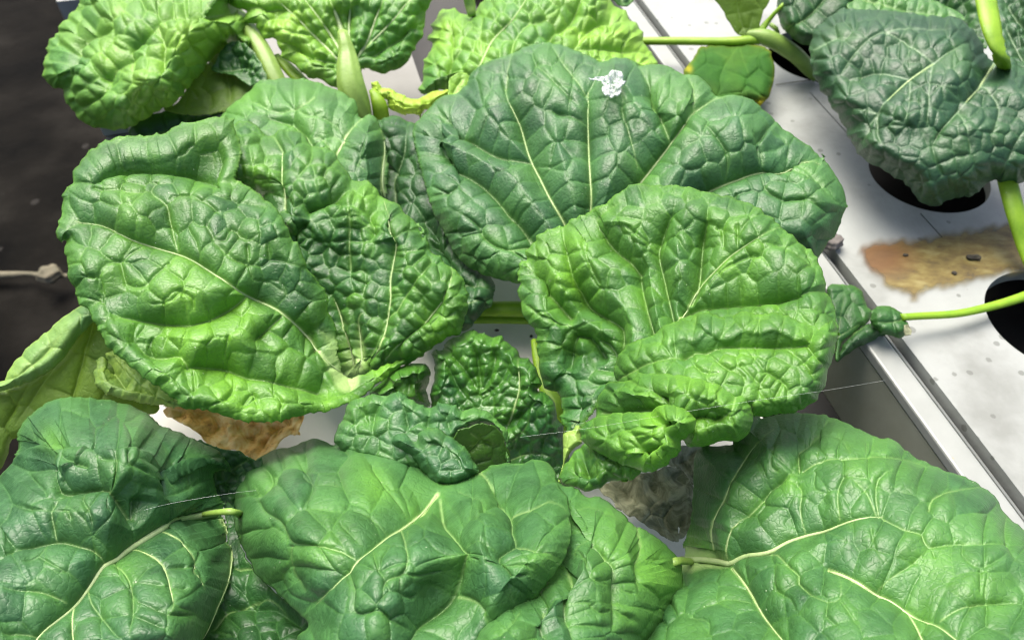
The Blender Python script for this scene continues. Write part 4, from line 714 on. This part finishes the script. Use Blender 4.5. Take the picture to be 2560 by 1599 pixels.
TL3 = make_patch('A2 640,230 650,150 720,70 800,65 860,90 940,90 980,20 1050,-60 1100,-300 1800,-300 1900,0 2000,70 2030,130 2110,200 2130,280 2170,350 2220,440 2200,520 2000,560 1700,640 1200,680 1000,720 850,640 800,600 700,640 570,670 570,560 600,400 640,330 610,250',
 'C.8:A2 930,520 990,420 1060,280 1180,150 1300,0 1350,-80; S:A2 1470,310 1480,200 1600,120 1700,-40; S:A2 1600,320 1700,290 1900,300 2100,340 2200,420; S.9:A2 1650,290 1760,160 1880,120 2040,150; S:A2 740,640 745,400 760,180 800,80; S.8:A2 690,600 650,430 640,300; t2:A2 1900,240 2000,170; S.7:A2 1000,420 980,250 1000,100; S.8:A2 1200,360 1230,250 1350,120; t2:A2 1300,180 1500,80; t2:A2 700,300 640,250; t2:A2 2080,300 2130,270; S.7:A2 1900,-60 1880,100',
 h=[(1100,200,.044),(1250,60,.056),(1500,60,.058),(1600,150,.050),(1300,180,.054),(1080,60,.046)], curl=(.010,50), cells=(32,3.6), seed=141, tint0=.22, tint=[(1530,90,110,.45),(1600,150,60,.3),(1120,80,60,.3),(1080,200,60,-.3),(1300,80,80,-.25)], depth=.8, lobe=35, rough_edge=3, wave=(.001,110))
leaf('leaf', 'bright', bp_, [TL3], 'bumpy bright green leaf at the top centre')
TL4 = make_patch('D1 290,-60 330,20 400,60 450,65 500,20 520,-80', 'S.7:D1 380,-60 410,60', h=[(1540,10,.05),(1570,-10,.05),(1560,15,.048)], cells=(30,3), seed=143)
leaf('leaf', 'mid', bp_, [TL4])
TL5 = make_patch('A2 770,680 760,600 780,540 850,505 910,540 900,600 850,660', 'S.7:A2 800,640 860,540', h=[(1130,230,.050),(1160,190,.052),(1150,220,.05)], cells=(26,3), seed=144, tint0=.6)
leaf('leaf', 'bright', bp_, [TL5])
YEL = make_patch('A2 215,570 260,570 300,600 400,640 500,680 560,680 650,640 760,630 730,690 650,760 600,780 560,835 500,805 430,812 380,790 330,740 310,700 240,722 218,660', 'S.7:A2 250,600 380,690 520,740 640,700; F.5:A2 310,700 340,620; F.5:A2 430,800 450,700; F.5:A2 530,810 560,720', h=[(940,220,.036),(1000,260,.034),(1060,250,.038)], cells=(22,3.5), seed=145, tint0=.5, curl=(.004,20), rough_edge=3)
leaf('leaf', 'yellow', bp_, [YEL], 'small frilled yellow leaf')
stalk('petiole', bp_, [(856,80,.055,12),(862,104,.0535,16),(868,130,.050,21),(872,170,.046,29),(880,220,.040,34),(895,260,.034,31),(915,300,.026,22),(930,340,.016,18)], 'stalk', seg=28, flat=.7, ridge=.06)
stalk('petiole', bp_, [(615,60,.040,18),(640,100,.038,21),(665,145,.034,22),(690,200,.028,23),(720,260,.02,22)], 'stalk', seg=24, flat=.7, ridge=.04)
stalk('petiole', bp_, [(690,140,.030,10),(730,180,.026,16),(780,230,.02,16)], 'lime', flat=.6)
stalk('petiole', bp_, [(1165,-30,.060,16),(1175,10,.052,14),(1180,40,.048,10)], 'stalk', flat=.7)
stalk('petiole', bp_, [(930,225,.034,8),(948,260,.030,19),(955,300,.022,20)], 'lime', flat=.6)

# ------------------------------------------------------------------ dark serrated plant, upper right
p0, _ = at(2322, 436, -.002)
dp = empty('dark_leafed_plant', tuple(p0), 'dark blue green toothed leaves on lime green stalks above the planting hole, upper right', 'leafy vegetable')
RT1 = make_patch('A3 930,230 980,160 1060,110 1150,50 1300,70 1500,80 1700,105 1900,120 2000,165 2070,230 2120,310 2170,400 2210,430 2300,428 2400,470 P 2600,210 2650,300 2640,420 2560,455 A3 2350,1285 2250,1272 2210,1250 2150,1290 2090,1340 1990,1380 1870,1400 1830,1440 1780,1442 1700,1410 1620,1350 1560,1270 1480,1220 1400,1180 1280,1110 1200,1000 1150,880 1100,800 1010,660 960,580 920,470 905,380 915,300',
 'M.9:A3 2210,432 2130,570 2050,660 1980,745; S.9:A3 1980,745 1900,830 1840,900 1780,1000; S.8:A3 1975,760 2010,850 2030,950 2040,1080; C:A3 1790,405 1700,460 1620,510 1480,640 1380,760; S.8:A3 1380,760 1380,900 1420,1050; S.8:A3 1790,405 1900,340 2000,300; S.8:A3 2140,560 2220,680 2240,800 2190,960 2230,1050; S.8:A3 1790,405 1600,300 1430,215 1300,280 1180,420 1110,550; S.8:A3 1430,215 1600,190 1900,200; S.7:A3 930,350 1100,260 1290,260; S.9:A3 1600,515 1400,475 1300,490 1150,560; S.7:A3 1380,770 1250,745 1140,775; S.9:A3 1390,760 1290,900 1270,1010;'
 'S.8:A3 1780,420 1750,600 1740,800 1700,950; S.8:A3 1615,530 1600,740 1560,880; S.8:A3 2500,850 2400,930 2320,1080 2230,1250; t2:A3 1760,980 1790,1100 1840,1230; t2:A3 1930,360 1920,450 2000,560 2110,640; t2:A3 2240,800 2400,830; t2:A3 2240,660 2400,640; t2:A3 1750,560 1860,600 2000,700; t2:A3 1740,740 1900,760 1970,750; t2:A3 1610,690 1740,720; t2:A3 1380,860 1560,880 1680,900; t2:A3 1450,300 1450,470; t2:A3 1600,290 1610,500; t2:A3 2030,950 2150,980; t2:A3 1900,1100 2040,1080',
 h=[(2100,150,.050),(2350,150,.062),(2500,170,.060),(2350,330,.052),(2330,500,.030),(2620,350,.050),(2040,230,.044),(2120,380,.036),(2560,440,.040)], curl=(.010,60), cells=(40,1.7), seed=151, tint0=.0, tint=[(2400,130,40,.3),(2400,380,60,.25),(2100,90,40,.3)], depth=.55, lobe=40, rough_edge=3.5, wave=(.001,160), edge=.4)
leaf('leaf', 'teal', dp, [RT1], 'big dark blue green toothed leaf covering the hole')
RT2 = make_patch('A3 1100,140 1180,10 1220,-60 1350,-250 2000,-250 2150,60 2160,300 2100,330 1900,200 1500,180', 'S:A3 1900,0 2050,200; S:A3 1400,-50 1700,60 2000,200', h=[(2150,30,.034),(2400,30,.040),(2400,100,.034)], cells=(28,5), seed=153, tint0=.15)
leaf('leaf', 'deep', dp, [RT2])
RT3 = make_patch('A3 1170,60 1210,0 1250,-80 1600,-60 1850,40 1980,110 1960,160 1700,150 1400,100', 'S.7:A3 1250,-20 1500,50 1800,110', h=[(2160,0,.046),(2350,30,.046),(2300,60,.044)], cells=(30,3), seed=154, tint0=.35)
leaf('leaf', 'blue', dp, [RT3])
RT0 = make_patch('A3 680,90 680,0 720,-250 1300,-250 1250,60 1100,200 1000,320 860,310 800,285 760,240 705,180', 'S.7:A3 750,200 900,100 1050,-50', h=[(1980,50,.040),(2100,20,.044),(2040,100,.036)], cells=(60,2.5), seed=155, tint0=.05, curl=(.008,40))
leaf('leaf', 'deep', dp, [RT0])
RTr = make_patch('A3 2230,-200 2700,-200 2700,620 2500,540 2400,470 2320,440 2270,330 2240,200 2230,100', 'S:A3 2300,0 2500,250; S:A3 2300,200 2450,450', h=[(2520,30,.050),(2600,100,.052),(2540,140,.046)], cells=(22,6), seed=157, tint0=.15)
leaf('leaf', 'teal', dp, [RTr])
stalk('petiole', dp, [(2458,-40,.078,24),(2466,10,.076,25),(2476,60,.073,25),(2484,95,.070,23),(2492,112,.068,25),(2500,130,.066,26),(2506,158,.058,22),(2510,170,.050,16)], 'lime', flat=.5)
stalk('petiole', dp, [(2505,400,.030,22),(2522,470,.026,24),(2540,540,.020,24),(2562,610,.012,24),(2600,700,.004,24)], 'lime', flat=.6)

# ------------------------------------------------------------------ seedlings
p0, _ = at(2046, 138, -.002)
s1 = empty('seedling', tuple(p0), 'seedling with thick yellow green stems and a yellow edged round leaf, top right of centre', 'seedling', 'seedlings in the right tray')
G1 = make_patch('D1 1150,440 1280,415 1400,420 1500,415 1620,410 1750,440 1800,490 1830,580 1845,680 1830,780 1800,870 1760,950 1710,1000 1690,990 1600,960 1300,1000 1100,950 970,710 1010,640 1060,560 1100,500',
 'S.8:D1 1500,430 1410,530 1360,640 1320,800; S.8:D1 1510,440 1600,700 1650,850; S.7:D1 1400,530 1250,480 1150,520; F.5:D1 1460,510 1560,560 1620,640', h=[(1800,120,.022),(1900,140,.024),(1750,200,.018),(1880,250,.016)], curl=(.004,30), cells=(70,1.5), seed=161, tvar=.05, depth=.3, tint0=.0,
 tint=[(1722,172,9,.7),(1908,258,12,.8),(1898,264,9,.8),(1930,226,6,.4)], edge=.7)
leaf('leaf', 'seed', s1, [G1], 'round green leaf turning yellow along its edge')
G2 = make_patch('D1 1280,-60 1340,80 1390,180 1440,250 1500,330 1600,330 1680,300 1700,220 1740,100 1770,-60', 'S.6:D1 1560,300 1500,100 1480,-50; S.6:D1 1600,300 1650,100', h=[(1850,0,.040),(1880,70,.028),(1910,0,.040)], cells=(60,1.5), seed=163, tvar=.1, tint0=.3)
leaf('leaf', 'under', s1, [G2], 'narrow leaf seen from its pale underside')
stalk('stem', s1, [(1580,103,.014,11),(1700,103,.017,11.5),(1800,104,.020,12),(1860,102,.022,14),(1900,98,.022,16)], 'lime')
stalk('stem', s1, [(1860,85,.024,8),(1900,90,.024,20),(1940,105,.022,22),(1985,135,.016,21),(2015,165,.008,19),(2032,190,.003,11),(2036,203,.001,4)], 'stalk', flat=.9)
stalk('stem', s1, [(1895,85,.024,10),(1915,60,.028,8),(1935,35,.034,6),(1960,10,.04,6)], 'lime')
stalk('stem', s1, [(1925,60,.024,6),(1940,72,.022,7),(1946,85,.02,5)], 'stalk')
stalk('root', s1, [(2036,200,.001,1.6),(2060,215,.0008,1.5),(2080,235,.0008,1.2)], 'twig')
stalk('root', s1, [(2028,200,.001,1.4),(1990,205,.0008,1.2),(1940,212,.0008,1)], 'twig')

p0, _ = at(2640, 770, -.002)
s2 = empty('seedling', tuple(p0), 'seedling lying across the tray rim, its long green stem reaching the right hand hole', 'seedling', 'seedlings in the right tray')
K1 = make_patch('B3 1030,520 1060,503 1190,510 1250,530 1290,590 1310,670 1340,690 1330,760 1290,790 1180,870 1120,930 1105,1050 1085,1040 1090,900 1060,800', 'S.7:B3 1100,880 1150,850 1280,770; S.6:B3 1100,880 1130,700 1150,560', h=[(2100,720,.012),(2150,760,.010),(2100,880,.008)], cells=(50,2.5), seed=171, tvar=.1, depth=.4, tint0=.05, curl=(.002,16), edge=.6)
K2 = make_patch('B3 1105,1050 1120,960 1180,880 1250,820 1350,770 1420,800 1440,860 1390,870 1340,910 1280,930 1180,985 1120,1040', 'S.7:B3 1110,930 1200,860 1320,780', h=[(2150,840,.008),(2200,810,.008),(2110,890,.006)], cells=(50,2.5), seed=172, tvar=.1, depth=.3, tint0=.1, curl=(.003,20), edge=1)
K3 = make_patch('B3 1340,690 1380,665 1440,655 1500,670 1550,710 1580,760 1600,770 1605,830 1580,865 1530,885 1480,865 1440,860 1400,850 1340,790', 'S.6:B3 1590,740 1480,770 1380,770', h=[(2200,790,.014),(2250,790,.014),(2220,830,.012)], cells=(50,2.5), seed=173, tvar=.1, depth=.3, tint0=.05, curl=(.003,24), edge=.4)
leaf('leaf', 'mid', s2, [K1]); leaf('leaf', 'deep', s2, [K2], 'drooping dark leaf with a pale dried margin'); leaf('leaf', 'mid', s2, [K3])
K4 = make_patch('B3 1570,790 1600,780 1612,800 1628,830 1615,855 1580,862 1565,830', '', h=[(2265,820,.0145),(2280,830,.0145),(2270,835,.0145)], cells=(12,1.5), seed=174, step=1.6)
leaf('dry_tip', 'grey', s2, [K4])
stalk('stem', s2, [(2255,793,.012,10),(2300,790,.010,10),(2400,783,.008,10.5),(2500,760,.006,11.5),(2570,738,.004,13),(2640,715,.000,14)], 'lime', flat=.8)

# ------------------------------------------------------------------ dead leaves and litter
def single(name, mat, patch, label, cat, group=None):
    o = leaf(name, mat, None, [patch], label, cat)
    if group: o['group'] = group
    return o
D1_ = make_patch('D4 30,200 150,120 400,80 900,150 1300,200 1560,255 1530,320 1490,370 1480,420 1515,465 1400,440 1330,470 1290,540 1230,610 1160,670 1060,740 1020,745 930,680 750,610 550,580 450,460 350,400 200,310 80,260',
 'F.7:D4 1380,300 1150,430 1060,600 1040,740; F.6:D4 1330,330 1200,480 1100,650; F.5:D4 1250,320 1060,400 870,500; F.5:D4 560,250 600,350 560,430 700,480; F.5:D4 950,480 1060,320; F.5:D4 1490,330 1400,400 1280,470', h=[(430,1040,.018),(700,1080,.016),(620,1130,.012),(600,1000,.018)], cells=(30,1.2), seed=181, tvar=.1, depth=.9, rough_edge=3, wave=(.0012,60), edge=0)
single('dead_leaf', 'brown', D1_, 'crisp brown dead leaf lying between the big green leaves, lower left of centre', 'dead leaf', 'withered leaves on the tray')
D2_ = make_patch('D5 830,1390 950,1300 1300,1200 1450,1190 1600,1120 1700,1150 1800,1230 1870,1340 1880,1500 P 1735,1300 1700,1345 C3 0,620 C2 2370,820 2300,800 2200,740 2080,670 1960,590 1880,510 1830,470', 'F.7:D5 1290,1210 1400,1320 1550,1430 1650,1512; F.7:D5 1450,1200 1650,1220 1780,1330 1860,1420; F.5:D5 1000,1330 1200,1450 1300,1600; F.6:C2 2100,500 2250,600 2300,700; F.6:C2 2300,560 2290,700 2380,780', h=[(1540,1230,.020),(1720,1200,.024),(1680,1350,.022),(1600,1280,.026)], cells=(60,1.2), seed=183, tvar=.1, depth=.6, rough_edge=3, wave=(.0018,80), edge=0)
single('dead_leaf', 'grey', D2_, 'wrinkled grey withered leaf between the middle right leaf and the bottom right leaf', 'dead leaf', 'withered leaves on the tray')
D3_ = make_patch('D5 1600,1110 1640,1050 1700,1020 1760,920 1900,900 2050,900 1990,1000 1900,1120 1880,1350 1800,1230 1700,1150', 'F.6:D5 1760,950 1770,1100 1830,1250; F.6:D5 1900,950 1850,1100', h=[(1680,1150,.020),(1730,1130,.018),(1740,1200,.016)], cells=(40,1.5), seed=184)
single('dead_leaf', 'grey', D3_, 'shrivelled dark scrap of leaf in the shade above the grey withered leaf', 'dead leaf', 'withered leaves on the tray')

def blob(name, mat, x, y, h, rx, ry, rz, seed, label, cat, group=None, amp=.25):
    import bmesh
    bm = bmesh.new(); bmesh.ops.create_icosphere(bm, subdivisions=4, radius=1)
    c, z = at(x, y, h); s = z/FPX
    for v in bm.verts:
        p = v.co; n_ = amp*(math.sin(p.x*5+seed)*math.cos(p.y*4+seed*2)+.5*math.sin(p.z*9+seed)+.35*math.sin(p.x*13-p.y*11+seed))
        v.co = p*(1+n_*.5)
        v.co = Vector((v.co.x*rx*s, v.co.y*ry*s, v.co.z*rz*s))
    me = bpy.data.meshes.new(name); bm.to_mesh(me); bm.free()
    for p in me.polygons: p.use_smooth = True
    o = link(name, me, MATS[mat]); o.location = tuple(c); return props(o, label, cat, group)
blob('clod', 'clod', 2078, 602, .004, 30, 26, 18, 2, 'grey brown clod of growing medium on the tray edge beside the big leaf', 'clod')
blob('debris', 'speck', 2434, 643, .0015, 18, 8, 7, 5, 'black oblong speck on the brown stain', 'debris', 'dark specks on the stained panel')
blob('debris', 'speck', 2386, 682, .001, 6, 6, 4, 6, 'small round dark speck below the seam in the stain', 'debris', 'dark specks on the stained panel')
blob('debris', 'speck', 2264, 637, .001, 7, 4, 3, 7, 'small dark speck on the orange end of the stain', 'debris', 'dark specks on the stained panel')
blob('debris', 'speck', 1242, 825, .001, 6, 3.5, 3, 8, 'left of two dark grains on the cream tray between the leaves', 'debris', 'grains on the cream tray')
blob('debris', 'speck', 1328, 840, .001, 4, 4, 3, 9, 'right of two dark grains on the cream tray between the leaves', 'debris', 'grains on the cream tray')
# white fluff on the top leaf
FL = make_patch('D1 80,730 150,722 220,700 270,680 300,650 350,642 390,660 405,700 400,745 445,750 400,790 380,800 390,850 350,890 320,905 320,930 305,905 290,930 280,900 240,885 210,870 205,820 225,780 200,745 150,745 100,745', 'F.5:D1 330,700 300,760 320,850; F.4:D1 390,780 300,770 230,780; F.4:D1 260,700 340,720', h=[(1525,205,.0795),(1560,200,.0800),(1535,190,.0800),(1475,193,.0785)], cells=(14,5), seed=191, tvar=0, step=1.8, rough_edge=3, wave=(.0005,20), edge=0)
C0, N0 = sample(T_, np.array([[1525., 205.]]))
o = leaf('white_fluff', 'fluff', None, [FL], 'white cottony fluff stuck near the top of the broad upper leaf', 'fluff')
# spider silk
def silk(path, label, r=.9):
    stalk_path = [(a, b, c, r) for a, b, c in path]
    o = stalk('spider_silk', None, stalk_path, 'silk', seg=5, flat=1, ridge=0); o.modifiers.clear(); props(o, label, 'spider silk', 'strands of spider silk'); return o
silk([(1300,1092,.066),(1470,1070,.070),(1645,1040,.084),(1860,1005,.094),(2060,976,.090),(2215,950,.060)], 'long strand of spider silk crossing the rolled right hand leaf', .15)
silk([(360,1274,.088),(440,1255,.086),(580,1232,.084),(640,1225,.088)], 'short strand of spider silk over the bottom left leaf', .15)
# pieces on the floor
stalk('twig', None, [(-120,690,-.41,10),(20,686,-.405,9),(70,684,-.405,6),(110,688,-.40,7),(190,690,-.40,6)], 'twig', label='pale twig on the dark floor at the left edge', cat='twig')
blob('pebble', 'twig', 122, 685, -.39, 28, 26, 18, 3, 'pale buff lump on the floor at the end of the twig', 'pebble')
prism = prism_uv('board', uv(180, 60, -.4)[0], uv(180, -80, -.4)[0], uv(176, 20, -.4)[1], uv(176, 20, -.4)[1]+.4, -.41, -.36, 'rim_white')
props(prism, 'white board on the floor behind the curled leaf, top left', 'board')
